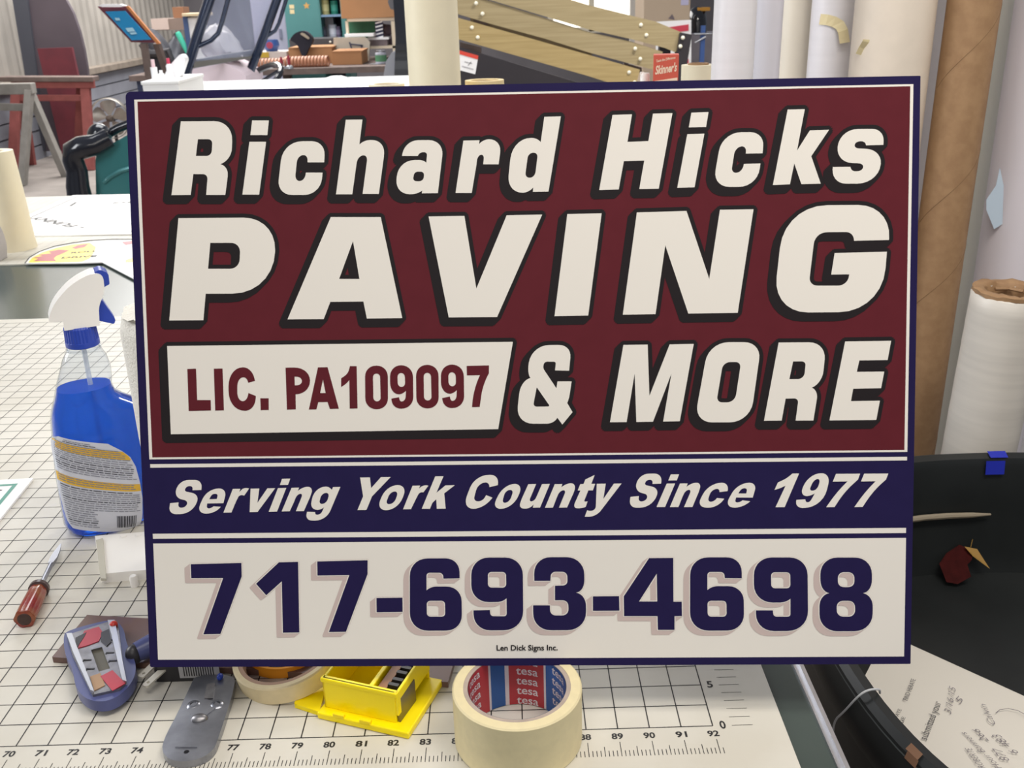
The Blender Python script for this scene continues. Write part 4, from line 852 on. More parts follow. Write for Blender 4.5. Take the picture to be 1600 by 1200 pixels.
# ---------------------------------------------------------------- things standing on the far end of the worktable
def onT(px, y, zc, z=TZ): p = CAM_LOC + ray(px, y)*zc; return Vector((p.x, p.y, z)), p.z
def troll(px, y, zc, wpx, name, label, m, htop=None, hollow=True):
    q, zt = onT(px, y, zc); h = (htop or zt) - TZ; r = wpx*zc/FPX/2
    t = thing(name, label, 'roll', q); ri = r*.72
    MB().lathe([(ri, 0), (r, 0), (r, h), (ri, h), (ri, 0)], 48).build('winding', m, t, sharp=40)
    MB().lathe([(ri, .001), (ri, h-.004), (ri-.004, h-.004), (ri-.004, .001), (ri, .001)], 32).build('core', M_core, t, sharp=40)
    return t
M_tt = mat('cream_transfer_tape', (240, 230, 202), .5, noise=.03, scale=30)
troll(676, 60, 2.2, 82, 'paper_roll', 'tall cream paper roll rising behind the top edge of the sign', M_tt, 1.62)
troll(757, 125, 2.3, 61, 'paper_roll', 'short cream roll peeking over the sign just right of the tall cream roll', mat('cream_masking', (238, 216, 166), .55, noise=.05, scale=50))
troll(604, 131, 2.25, 56, 'paper_roll', 'low pale yellow roll end peeking over the sign left of the tall cream roll', M_tt)
roll(1091, 103, 1.88, 52, (CAM_LOC + ray(1091, 101)*1.88).z, 'paper_roll', 'cream roll end with a wavy top showing beside the red carton', M_tt)
q, zt = onT(25, 238, 2.32)
t = thing('paper_roll', 'cream paper roll standing on the far mat at the left edge of the photo', 'roll', q); h = zt-TZ
r = 50*2.35/FPX/2
q0 = atz(22, 392, TZ); t.location = Vector((q0.x-.012, q0.y+.03, TZ))
MB().lathe([(.022, 0), (.052, 0), (.050, .02), (.046, h*.6), (.041, h), (.022, h), (.022, 0)], 48).build('winding', M_tt, t, sharp=40)
MB().lathe([(.022, .001), (.022, h-.003), (.018, h-.003), (.018, .001), (.022, .001)], 32).build('core', M_core, t, sharp=40)
q0 = atz(-6, 408, TZ)
t = thing('tape_dispenser', 'grey metal tape dispenser end at the far left edge of the photo', 'dispenser', q0)
MB().slab([rp([(-.06, 0), (.012, 0), (.018, .03, .01), (.016, .062, .01), (.006, .088, .01), (-.06, .092)])], UP, -.03, .01).build('body', mat('grey_enamel', (176, 172, 172), .4), t, bevel=.003)
MB().ball((.0145, -.012, .052), .0035).build('screw', M_blk, t)
# red carton with the script name
q, zt = onT(1041, 85, 1.47)
t = thing('carton', 'tall narrow red carton with white script lettering behind the sign', 'carton', q, Euler((0, 0, R(-8)))); h = zt-TZ
hw = .0185
MB().box((-hw, -.006, 0), (hw, .022, h)).build('box', mat('red_carton', (206, 92, 74), .5), t, bevel=.0006)
mb = MB(); Mf = Matrix.Translation((0, -.0063, 0)) @ UP
text_on(mb, 'Skinner\'s', Mf @ Matrix.Translation((-.0155, h-.0275, 0)) @ Matrix.Rotation(R(8), 4, 'Z'), .0165, .03, shear=.5, width=.0330)
text_on(mb, 'Taste the Difference', Mf @ Matrix.Translation((-.014, h-.0105, 0)) @ Matrix.Rotation(R(10), 4, 'Z'), .005, .02, shear=.3, width=.028)
mb.slab([[(-.0165, h-.0370), (.0172, h-.0325), (.0172, h-.048), (-.0165, h-.048)]], Mf, 0, .0001)
mb.build('lettering', mat('carton_cream', (240, 214, 190), .5), t)
q, zt = onT(1008, 114, 1.52)
t = thing('tube', 'slim white tube peeking over the sign left of the red carton', 'tube', q); h = zt-TZ
MB().lathe([(0, 0), (.0075, 0), (.0075, h-.004), (.0066, h), (0, h)], 20).build('tube_wall', M_whead, t, sharp=30)
MB().box((-.0072, -.004, h-.003), (-.002, .004, h+.0015)).build('cap', M_whead, t)

# ---------------------------------------------------------------- two flat signs on the far mat
o = atz(60, 350, TZ)
corner = [atz(30, 347, TZ), atz(45, 369, TZ)]
TL, BLc = atz(115, 306.5, TZ), atz(18, 349, TZ)
q = [atz(115, 306.5, TZ), atz(-30, 371, TZ), atz(230, 367, TZ), atz(330, 303, TZ)]
t = thing('sign', 'white sign with black border and lettering lying upside down on the far mat', 'sign', q[1])
ex = (q[2]-q[1]); ex.z = 0; Lx = ex.length; ex.normalize(); ey = (q[0]-q[1]); ey.z = 0; Ly = ey.length; eyn = ey.normalized()
Mq = Matrix((ex, eyn, Vector((0, 0, 1)))).transposed().to_4x4()
M_gw = MATS['gloss_white']
LX = .95
MB().slab([[(0, 0), (LX, 0), (LX, Ly), (0, Ly)]], Mq, .0003, .0032).build('panel', M_gw, t)
mb = MB(); b0, b1 = .022, .026
mb.flat([[(b0, b0), (LX-b0, b0), (LX-b0, Ly-b0), (b0, Ly-b0)], [(b1, b1), (LX-b1, b1), (LX-b1, Ly-b1), (b1, Ly-b1)]], Mq, .0034)
def qpx(x, y): p = atz(x, y, TZ+.0034)-q[1]; p.z = .0034; return p
def lineof(s, p0, p1, up, size, bold=.03, mi=0, mbx=None):
    a = qpx(*p0); e = qpx(*p1)-a; L = e.length; e.normalize(); u = (qpx(*up)-a); u -= e*u.dot(e); u.normalize()
    M = Matrix((e, u, Vector((0, 0, 1)))).transposed().to_4x4(); M.translation = a
    vs, fs = text_geo(s, size, bold); wd = max(v.x for v in vs); k = L/wd
    pts = [M @ Vector((v.x*k, v.y, 0)) for v in vs]; (mbx or mb).add(pts, fs, mi)
lineof('- FUNNY', (136, 355), (59, 338), (132, 359), .040)
lineof('ING', (230, 314), (178, 316), (228, 318), .03)
mb.flat([[tuple((Mq.inverted() @ qpx(x, y))[:2]) for x, y in ((107, 322), (112, 322), (121, 316), (117, 316))]], Mq, .0034)
mb.build('border_and_lettering', M_ink, t)
# round red and yellow sign
q = [None, atz(160, 395, TZ)]
t = thing('sign', 'round yellow and red sign with a white cut corner on the far mat edge', 'sign', q[1])
o = q[1]
ov = [(39, 411), (46, 402), (62, 393), (85, 385), (112, 380), (140, 376), (175, 374), (215, 374), (255, 377), (290, 384), (310, 396), (300, 412), (270, 428), (230, 441), (208, 434), (160, 409), (120, 410.5)]
pl_ = [qpx(x, y) for x, y in ov]; c = [(p.x, p.y) for p in pl_]; c = c if ar(c) > 0 else c[::-1]
MB().slab([c], ID, .0003, .0030).build('panel', M_gw, t)
M_sy = mat('sign_yellow', (244, 218, 70), .35); M_sr = mat('sign_red', (176, 56, 70), .35)
def pxflat(mb, pts, z, mi=0):
    c = [tuple(qpx(x, y)[:2]) for x, y in pts]; c = c if ar(c) > 0 else c[::-1]; mb.flat([c], ID, z, mi)
mb = MB(); pxflat(mb, [(44, 410), (50, 403), (66, 394), (88, 387), (112, 382), (140, 379), (150, 386), (146, 396), (140, 404), (128, 409), (88, 410)], .0032)
pxflat(mb, [(196, 406), (208, 402), (214, 409), (196, 410)], .0032)
mb.build('yellow_print', M_sy, t)
mb = MB(); pxflat(mb, [(52, 408), (60, 404), (52, 403), (66, 400), (60, 398), (80, 396), (76, 393), (92, 390), (108, 391), (98, 396), (88, 400), (84, 404), (88, 408)], .0034)
pxflat(mb, [(112, 387), (122, 383), (138, 381), (132, 386), (118, 389)], .0034); pxflat(mb, [(190, 378), (208, 376), (212, 380), (196, 383)], .0034)
mb.build('red_print', M_sr, t)
mb = MB(); lineof('ROLL', (110, 396), (152, 393), (113, 391), .02, .03, 0, mb); lineof('DRIVE', (95, 404), (150, 401), (98, 399), .022, .03, 0, mb)
lo = [qpx(x, y) for x, y in ov[:10]]
mb.tube(lo, .0012, 4)
mb.build('lettering', M_ink, t)
# ---------------------------------------------------------------- the shop behind
def X_(px, y, Y): return atY(px, y, Y).x
def Z_(px, y, Y): return atY(px, y, Y).z
def vbox(mb, x0, y0, x1, y1, Y, dep, z0=None, mi=0, o=Vector((0, 0, 0)), M=None):
    xm, ym = (x0+x1)/2, (y0+y1)/2
    a, b = X_(x0, ym, Y), X_(x1, ym, Y); zt, zb = Z_(xm, y0, Y), Z_(xm, y1, Y)
    if z0 is not None: zb = z0
    return mb.box((a-o.x, Y-o.y, zb-o.z), (b-o.x, Y+dep-o.y, zt-o.z), mi)
def vpoly(mb, pts, Y, dep, mi=0, o=Vector((0, 0, 0)), dY=None):
    """outline on an upright plane at distance Y, with real thickness behind it"""
    c = [(atY(x, y, Y).x-o.x, atY(x, y, Y).z-o.z) for x, y in pts]; c = c if ar(c) > 0 else c[::-1]
    M = Matrix.Translation((0, Y-o.y, 0)) @ UP
    return mb.slab([c], M, -dep, 0, mi)
def solo(mb, name, mats, label, cat, o, group=None, **k): return tag(mb.build(name, mats, loc=o, **k), label, cat, group)

# grey weathered sawhorse
def sawhorse(name, label, cx, px_top, feet, Y0, m, rail_px, zt=None):
    pass
M_gw_ = mat('weathered_timber', (150, 146, 140), .8, noise=.25, scale=10); M_rw_ = mat('faded_red_timber', (156, 86, 82), .8, noise=.25, scale=10)
M_red = mat('dark_red_paint', (116, 48, 58), .7, noise=.25, scale=6, rgb2=(100, 44, 54)); M_old = mat('aged_timber', (120, 104, 98), .8, noise=.3, scale=9)
o = Vector((-4.15, 8.3, 0))
t = thing('sawhorse', 'weathered grey timber sawhorse in front of the red one', 'sawhorse', o)
zt = Z_(40, 133, 8.3)
L_ = lambda px, y, Y, z=None: Vector((X_(px, y, Y), Y, Z_(px, y, Y) if z is None else z)) - o
MB().beam(L_(-60, 140, 8.3), L_(53, 138, 8.3), .10, .09).build('top_rail', M_gw_, t, bevel=.006)
for (a, b) in (((46, 142, 8.28), (34, 286, 8.05)), ((46, 142, 8.34), (104, 278, 8.5)), ((-50, 142, 8.28), (-66, 290, 8.05)), ((-50, 142, 8.34), (-20, 280, 8.5))):
    p, q = L_(*a), L_(*b); q.z = 0.0
    MB().beam(p, q, .055, .085, up=(0, 1, 0)).build('leg', M_gw_, t, bevel=.004)
MB().beam(L_(-50, 166, 8.3), L_(48, 168, 8.3), .03, .06).build('brace', M_gw_, t, bevel=.004)
# red sawhorse
o = Vector((-3.9, 9.0, 0))
t = thing('sawhorse', 'faded red timber sawhorse in front of the dark red board', 'sawhorse', o)
MB().beam(L_(4, 123, 9.0), L_(150, 123, 9.0), .16, .045).build('top_rail', M_old, t, bevel=.006)
MB().beam(L_(18, 131, 8.95), L_(148, 131, 8.95), .03, .075).build('apron', M_rw_, t, bevel=.004)
for (a, b) in (((133, 128, 8.98), (142, 268, 8.8)), ((128, 128, 9.05), (124, 262, 9.25)), ((26, 128, 8.98), (20, 268, 8.8)), ((30, 128, 9.05), (50, 262, 9.25))):
    p, q = L_(*a), L_(*b); q.z = 0.0
    MB().beam(p, q, .085, .05, up=(0, 1, 0)).build('leg', M_rw_, t, bevel=.004)
MB().beam(L_(24, 153, 8.95), L_(134, 153, 8.95), .03, .055).build('stretcher', M_rw_, t, bevel=.004)
# dark arched panel and red board
o = Vector((-4.2, 9.75, 0))
mb = MB(); P = [(38, -20), (92, -20), (103, 0), (114, 20), (124, 48), (131, 76), (136, 105), (139, 140), (140, 236), (66, 236), (54, 118)]
vpoly(mb, P, 9.75, .05, 0, o); vpoly(mb, [(16, -20), (40, -20), (58, 118), (70, 236), (52, 236), (38, 112)], 9.72, .07, 1, o)
solo(mb, 'curved_panel', [mat('plum_board', (92, 82, 90), .75, noise=.15, scale=3), mat('slate_edge', (74, 76, 86), .75)], 'large dark board with a curved right edge leaning at the left wall', 'board', o, rot=None)
o = Vector((-4.1, 9.55, 0))
mb = MB(); vpoly(mb, [(58, 76), (112, 74), (122, 120), (126, 244), (98, 246), (78, 160)], 9.55, .04, 0, o)
mb.build
t = solo(mb, 'red_board', M_red, 'dark red scuffed board standing behind the red sawhorse', 'board', o)
# chrome fan / hubcap
o = atY(172, 185, 9.7)
t = thing('pedestal_fan', 'silver round fan between the red sawhorse and the sign', 'fan', Vector((o.x, o.y, 0)))
rz = o.z; rr = 30*10.1/FPX
M_fan = mat('brushed_silver', (186, 180, 172), .35, .8, noise=.1, scale=10)
Mf = Matrix.Translation((0, 0, rz)) @ Matrix.Rotation(R(90), 4, 'X')
mb = MB()
for k in range(5):
    a = 2*math.pi*k/5 + .3; pts = []
    for j in range(9):
        tt_ = j/8; pts.append((a-.56+tt_*1.12, 1-.25*(2*tt_-1)**4))
    vs = [Mf @ Vector((.02*math.cos(a), .02*math.sin(a), 0))] + [Mf @ Vector((rr*.92*q*math.cos(b_), rr*.92*q*math.sin(b_), .03*math.sin((b_-a)*4))) for b_, q in pts]
    mb.add(vs, [(0, i, i+1) for i in range(1, 9)], 0, True)
mb.build('blades', M_fan, t)
MB().lathe([(rr, -.04), (rr*1.03, -.02), (rr*1.03, .02), (rr, .04), (rr*.99, .02), (rr*.99, -.02), (rr, -.04)], 40, M=Mf).build('rim', M_fan, t)
MB().lathe([(0, .05), (.03, .04), (.035, -.02), (0, -.03)], 16, M=Mf).build('hub', mat('fan_hub_brown', (96, 84, 76), .5), t)
MB().tube([(0, .08, rz), (0, .08, .02)], .018, 8).lathe([(0, 0), (.17, 0), (.17, .02), (0, .03)], 24, M=Matrix.Translation((0, .08, 0))).build('stand', M_blk, t)
# teal ride-on body with black bumper
Y = 4.3; o = atY(185, 250, Y); o = Vector((o.x, Y, 0))
t = thing('riding_mower', 'teal green riding mower hood with black guard left of the sign', 'mower', o)
M_teal = mat('teal_paint', (62, 126, 128), .18, .2, coat=.6)
def hoodring(Yo, pts):
    return [Vector((X_(x, y, Y)-o.x, Yo, Z_(x, y, Y))) for x, y in pts]
sec = [(150, 310), (149, 245), (152, 236), (165, 228), (182, 220), (198, 213), (205, 209), (210, 209), (214, 216), (215, 310)]
mb = MB()
mb = MB(); vpoly(mb, [(150, 306), (149, 252), (151, 240), (158, 233), (172, 226), (190, 216), (204, 208), (215, 204), (215, 306)], Y-.05, .45, 0, o)
mb.build('hood', M_teal, t, bevel=.045, seg=5)
mb = MB(); pts = [Vector((X_(x, y, Y)-o.x, -.052, Z_(x, y, Y))) for x, y in ((168, 282), (180, 272), (195, 264), (210, 260))]
mb.tube(pts, .012, 8).build('hood_crease', M_teal, t)
M_gl = mat('gloss_black', (28, 30, 38), .15, coat=.5)
T_ = lambda x, y, yo=0: Vector((X_(x, y, Y)-o.x, yo, Z_(x, y, Y)))
MB().tube([T_(178, 212, -.06), T_(160, 222, -.08), T_(140, 226, -.1), T_(128, 232, -.1), T_(127, 245, -.1), T_(133, 262, -.1), T_(134, 285, -.1), T_(138, 306, -.1)], [.045, .05, .055, .055, .05, .05, .055, .06], 12).build('front_guard', M_gl, t)
mb = MB(); mb.ball(T_(158, 212, -.02), (.058, .05, .062), n=16); mb.build('lamp_housing', M_gl, t)
MB().tube([T_(168, 210, 0), T_(185, 200, 0), T_(206, 192, 0), T_(212, 190, 0)], .022, 10).build('handlebar', M_gl, t)
for yo in (.06, .32):
    Mw = Matrix.Translation((-.01, yo, .12)) @ Matrix.Rotation(R(90), 4, 'Y')
    MB().lathe([(0, -.05), (.07, -.05), (.11, -.06), (.12, -.04), (.12, .04), (.11, .06), (.07, .05), (0, .05)], 32, M=Mw).build('wheel', mat('tyre_black', (26, 26, 28), .8), t)
MB().box((-.10, .02, .16), (.08, .38, Z_(200, 300, Y)+.02)).build('chassis', M_gl, t, bevel=.02)
# white counter, sunlit
o = Vector((-1.0, 4.4, 0))
M_ctr = mat('white_laminate', (250, 250, 248), .4)
t = thing('counter', 'bright sunlit white counter behind the top edge of the sign', 'counter', o)
zc_ = 1.0; xa, xb = X_(238, 130, 4.76), X_(640, 130, 4.4)
MB().box((xa-o.x, .36, zc_-.05), (xb-o.x, 1.2, zc_)).build('countertop', M_ctr, t, bevel=.005)
MB().box((xa-o.x+.05, .40, 0), (xb-o.x-.05, 1.15, zc_-.05)).build('cabinet_body', mat('counter_side', (206, 206, 204), .5), t)
o = Vector((X_(250, 130, 4.3), 4.3, 0))
t = thing('box', 'bright white box at the left end of the white counter', 'box', o)
b0, b1 = X_(222, 132, 4.3)-o.x, X_(279, 132, 4.3)-o.x; zb = Z_(250, 128, 4.3)
MB().box((b0, 0, 0), (b1, .42, zb)).build('body', M_ctr, t, bevel=.004)
MB().box((b0-.004, -.006, zb-.012), (b1+.004, .426, zb+.004)).build('lid', M_ctr, t, bevel=.003)
zb += .004
def bottle(px, y, Yb, wpx, name, label, m, mcap, capf=.72):
    p = atY(px, y, Yb); r = wpx*4.9/FPX/2; h = p.z-zb
    b = thing(name, label, 'bottle', (p.x, Yb, zb))
    MB().lathe([(0, 0), (r, 0), (r, h*.62), (r*.55, h*capf), (r*.5, h*capf+.004), (0, h*capf+.004)], 20).build('body', m, b, sharp=40)
    MB().lathe([(r*.6, h*capf), (r*.55, h), (0, h)], 16).build('cap', mcap, b, sharp=40)
M_pk = mat('pale_pink', (246, 214, 220), .4); M_rc_ = mat('cap_red', (206, 66, 96), .4); M_pw = mat('pale_white', (248, 248, 250), .4)
bottle(238, 93, 4.42, 10, 'bottle', 'pale bottle with pink tall tip at the left of the white box', M_pw, M_pk, .35)
bottle(262, 91, 4.5, 9, 'bottle', 'white bottle with red cap in the middle of the white box', M_pw, M_rc_)
bottle(251, 110, 4.4, 9, 'bottle', 'short white bottle between the pink tipped one and the red capped one', M_pw, M_pw)
p = atY(273, 112, 4.55); t = solo(MB().slab([rp([(-.05, 0), (.03, 0), (.075, .09, .02), (.05, .11, .01), (-.02, .05, .01)])], UP, -.03, .03), 'scoop', M_pw, 'white plastic scoop leaning at the right end of the white box', 'scoop', Vector((p.x, 4.55, zb)), bevel=.008)
o = Vector((X_(525, 112, 5.2), 5.2, zc_))
MBr = MB(); rd = random.Random(9); rings = []
for z, k in ((.0, 1), (.012, .95), (.028, .7), (.036, .3)): rings.append([(k*(.085+rd.uniform(-.01, .01))*math.cos(2*math.pi*i/18), k*(.07+rd.uniform(-.01, .01))*math.sin(2*math.pi*i/18), z+rd.uniform(0, .003)) for i in range(18)])
solo(MBr.loft(rings), 'rag', M_ctr, 'crumpled white rag on the back of the white counter', 'cloth', o)

# utility vehicle with roll cage and windscreen
Yv = 6.0; o = Vector((-1.6, Yv, 0))
t = thing('utility_vehicle', 'open utility vehicle with blue black roll bars and a clear windscreen', 'vehicle', o)
M_bar = mat('blue_black_metal', (30, 42, 66), .22, .3, coat=.5)
V_ = lambda x, y, dy=0: Vector((X_(x, y, Yv+dy)-o.x, dy, Z_(x, y, Yv+dy)))
MB().tube([V_(336, -60), V_(330, -10), V_(309, 55), V_(291, 112), V_(286, 135)], .033, 14).build('roll_bar', M_bar, t)
MB().tube([V_(446, -60, .6), V_(436, -10, .6), V_(413, 55, .6), V_(392, 108, .6), V_(386, 135, .6)], .030, 14).build('roll_bar', M_bar, t)
MB().tube([V_(366, -50), V_(356, 0), V_(347, 34), V_(341, 52), V_(330, 63), V_(311, 72)], .015, 10).build('grab_handle', M_bar, t)
MB().tube([V_(460, -50, .6), V_(447, 0, .6), V_(436, 36, .6), V_(430, 48, .6), V_(412, 60, .6)], .013, 10).build('grab_handle', M_bar, t)
c = [V_(332, 0, -.01), V_(440, -20, .59), V_(392, 92, .59), V_(304, 100, -.01)]
c = [V_(345, -60, .0), V_(448, -60, .6), V_(395, 90, .6), V_(300, 108, .0)]
n = Vector((0.2, -.01, 0))
MB().add(c + [p + Vector((.004, .006, 0)) for p in c], [(0, 3, 2, 1), (4, 5, 6, 7), (0, 1, 5, 4), (2, 3, 7, 6), (0, 4, 7, 3), (1, 2, 6, 5)]).build('windscreen', clear('windscreen_plastic', (176, 186, 214), .28, .12), t)
MB().beam(V_(300, 100), V_(392, 84, .6), .03, .05).build('lower_rail', mat('grey_trim', (120, 118, 112), .5), t)
cs = V_(394, 136, .5); Mw = Matrix.Translation(cs) @ Matrix.Rotation(R(-28), 4, 'Y') @ Matrix.Rotation(R(20), 4, 'X')
ringp = [Mw @ Vector((.24*math.cos(a), .24*math.sin(a), 0)) for a in [2*math.pi*k/32 for k in range(33)]]
MB().tube(ringp, .021, 8, caps=False).build('steering_wheel', M_gl, t)
mb = MB(); mb.tube([Mw @ Vector((-.22, 0, 0)), Mw @ Vector((.22, 0, 0))], .012, 6); mb.tube([Mw @ Vector((0, 0, 0)), Mw @ Vector((.05, 0, -.35))], .02, 8); mb.build('steering_column', M_gl, t)
vpoly(MB(), [(0, 0), (1, 0), (1, 1)], Yv, .1)
mb = MB(); vpoly(mb, [(300, 150), (300, 104), (322, 98), (345, 96), (362, 104), (384, 118), (390, 190), (300, 190)], Yv+.3, .5, 0, o)
mb.build('seat', mat('pale_pink_seat', (228, 210, 216), .6), t, bevel=.03)
xa, xb = X_(290, 140, Yv)-o.x, X_(640, 140, Yv)-o.x
MB().box((xa, -.1, .35), (xb, 1.1, .72)).build('body', mat('vehicle_white', (226, 228, 232), .35), t, bevel=.03)
for xw in (xa+.25, xb-.3):
    for yw in (-.12, 1.2):
        Mw = Matrix.Translation((xw, yw, .28)) @ Matrix.Rotation(R(90), 4, 'X')
        MB().lathe([(0, -.09), (.16, -.09), (.26, -.1), (.28, -.07), (.28, .07), (.26, .1), (.16, .09), (0, .09)], 32, M=Mw).build('wheel', MATS['tyre_black'], t)
mb = MB(); vpoly(mb, [(612, -40), (636, -40), (637, 118), (616, 118), (618, 60)], Yv-.1, .12, 0, o); mb.build('rear_post', M_gl, t, bevel=.01)
mb = MB(); vpoly(mb, [(599, 120), (603, 96), (612, 82), (622, 78), (626, 120)], Yv, .35, 0, o); mb.build('seat_back', mat('grey_seat', (150, 150, 156), .6), t, bevel=.02)
mb = MB(); vpoly(mb, [(608, -20), (618, -20), (617, 16), (610, 14), (606, 4)], Yv-.05, .1, 0, o); mb.build('head_rest', mat('dark_grey_seat', (90, 88, 92), .6), t, bevel=.015)
# crumpled clear plastic bag on the seat seen through the windscreen
def crumple(name, label, cat, px, y0, y1, wpx, Y, z0, m, seed, dep=.14, rough=.16, prof=((0, .8), (.12, .95), (.3, 1), (.5, .95), (.7, .85), (.85, .7), (.95, .45), (1, .12))):
    s_ = (Y+.6)/FPX; rd = random.Random(seed); H_ = Z_(px, y0, Y)-z0; cx = X_(px, y1, Y); rings = []; n = 26
    ph = [(rd.uniform(0, 6.3), rd.uniform(0, 6.3)) for _ in range(4)]
    for z, k in prof:
        rg = []
        for i in range(n):
            a = 2*math.pi*i/n
            f = 1 + rough*(math.sin(3*a+ph[0][0]+5*z) + .7*math.sin(5*a+ph[1][0]-7*z) + .6*math.sin(8*a+ph[2][0]+9*z))*.6 + rd.uniform(-rough, rough)*.35
            sh = .12*wpx*s_*math.sin(4*z+ph[3][0])
            rg.append((k*f*wpx*s_/2*math.cos(a)+sh, k*f*dep*math.sin(a), H_*z*(1+.10*math.sin(2*a+ph[3][1])*(z > .5))+rd.uniform(-.012, .012)*(0 < z)))
        rings.append(rg)
    return solo(MB().loft(rings), name, m, label, cat, Vector((cx, Y, z0)), sharp=50)
zseat = Z_(345, 97, Yv+.3)
crumple('plastic_bag', 'crumpled cloudy plastic bag heaped behind the vehicle windscreen', 'bag', 350, 42, 95, 58, Yv+.55, zseat, mat('cloudy_plastic', (206, 200, 198), .3), 12, .15)

# framed blue sign, boxes and dark heap along the left wall
o = Vector((X_(200, 40, 8.2), 8.2, 0))
t = thing('easel_sign', 'tilted blue sign in a dark red and orange frame by the left wall', 'sign', o)
mb = MB(); vpoly(mb, [(152, 10), (196, 9), (249, 67), (205, 66)], 8.2, .04, 0, o); mb.build('frame', mat('plum_frame', (120, 60, 76), .5), t, bevel=.004)
mb = MB(); vpoly(mb, [(164, 18), (195, 17), (236, 62), (206, 63)], 8.17, .012, 0, o); mb.build('panel', mat('bright_blue', (26, 140, 196), .5), t)
mb = MB(); vpoly(mb, [(196, 10), (200, 9), (250, 68), (245, 69)], 8.14, .03, 0, o); mb.build('edge_strip', mat('orange_timber', (188, 120, 70), .6), t)
mb = MB(); vpoly(mb, [(153, 9), (160, 6.5), (188, 6.5), (196, 9), (188, 11), (160, 11)], 8.14, .05, 0, o); mb.build('top_cap', M_pw, t, bevel=.004)
mb = MB()
for a in ([(179, 28), (186, 28), (188, 32), (181, 32)], [(196, 44), (207, 43), (211, 49), (200, 50)], [(202, 51), (212, 50), (214, 53), (205, 54)]): vpoly(mb, a, 8.155, .004, 0, o)
mb.build('white_marks', mat('pale_blue_print', (170, 214, 232), .5), t)
zl = Z_(225, 68, 8.2)
MB().beam(Vector((0.1, .03, zl)), Vector((.1, .02, 0)), .05, .05).beam(Vector((.2, .05, zl)), Vector((.28, .5, 0)), .05, .05).build('stand', M_old, t)
# low shelf that carries the heap
zs = .80; xs0, xs1 = X_(215, 100, 9.6), X_(330, 100, 9.6)
o = Vector((xs0, 9.3, 0))
t = thing('shelf_bench', 'dark blue low bench under the dark heap by the left wall', 'bench', o)
MB().box((0, 0, zs-.05), (xs1-xs0, 1.0, zs)).build('top', M_old, t)
MB().box((.05, .05, 0), (xs1-xs0-.05, .95, zs-.05)).build('body', mat('slate_blue_cabinet', (66, 76, 104), .6), t)
M_dk = mat('charcoal_cloth', (58, 58, 66), .7, noise=.3, scale=8)
crumple('bag', 'dark charcoal bag heaped at the foot of the tilted blue sign', 'bag', 244, 50, 95, 40, 9.5, zs, M_dk, 3, .15, .2)
crumple('bag', 'grey glossy bag slumped behind the mint green stick', 'bag', 280, 56, 95, 36, 10.0, zs, mat('grey_plastic_heap', (92, 94, 102), .35, noise=.3, scale=8), 6, .14, .22)
p0 = atY(222, 72, 9.38); MBt = MB(); q_ = [atY(x, y, 9.36)-p0 for x, y in ((218, 70), (226, 78), (236, 84), (250, 84), (262, 78))]
MBt.tube(q_ + [Vector((q_[-1].x+.05, .0, zs-p0.z+.02))], [.012, .03, .04, .04, .03, .03], 8); tag(MBt.build('strap', M_blk, loc=p0), 'black strap drooping in front of the dark charcoal bag', 'strap')
o = Vector((X_(258, 40, 9.9), 9.9, 0)); 
t = thing('cardboard_box', 'worn cardboard box with pale packing tape on top of the dark heap', 'box', o)
mb = MB(); vbox(mb, 237, 29, 289, 47, 9.9, .35, None, 0, o); mb.build('box', mat('grey_cardboard', (140, 122, 112), .8, noise=.1, scale=8), t)
o2 = Vector((X_(279, 20, 9.95), 9.95, Z_(258, 29, 9.9)+.001)); mb2 = MB(); vbox(mb2, 270, 11, 287, 28, 9.95, .2, o2.z, 0, o2); solo(mb2, 'cardboard_box', mat('rust_cardboard', (150, 106, 78), .8), 'small rust brown box standing on the taped cardboard box', 'box', o2)
mb = MB(); vbox(mb, 236.5, 29, 263, 46.5, 9.89, .01, None, 0, o); mb.build('tape_panel', mat('pale_tape', (206, 186, 176), .5), t)
o = Vector((X_(305, 40, 9.2), 9.2, 0)); zb_ = Z_(305, 62, 9.2)
t = thing('bin', 'white bin with a cream rim beside the roll bar', 'bin', Vector((o.x, 9.2, zs)))
o = Vector((o.x, 9.2, zs))
mb = MB(); vbox(mb, 293, 27, 318, 70, 9.2, .16, zs, 0, o); mb.build('body', M_ctr, t, bevel=.01)
mb = MB(); vbox(mb, 284, 20.5, 320, 25.5, 9.15, .28, None, 0, o); mb.build('rim', mat('cream_rim', (216, 196, 160), .5), t, bevel=.004)
mb = MB(); vbox(mb, 288, 26, 295, 70, 9.18, .16, zs, 0, o); mb.build('blue_side', mat('grey_blue', (70, 90, 130), .5), t)
a, b = atY(277, 50, 9.2), atY(293, 82, 9.22)
M_mint = mat('mint_plastic', (84, 206, 176), .35)
mid = (a+b)/2; mb = MB().tube([a-mid, (a-mid)*.8, b-mid, (b-mid) + Vector((.06, 0, zs+.02-b.z))], [.02, .028, .022, .02], 10)
tag(mb.build('stick', M_mint, loc=mid), 'mint green plastic stick leaning against the roll bar', 'stick')

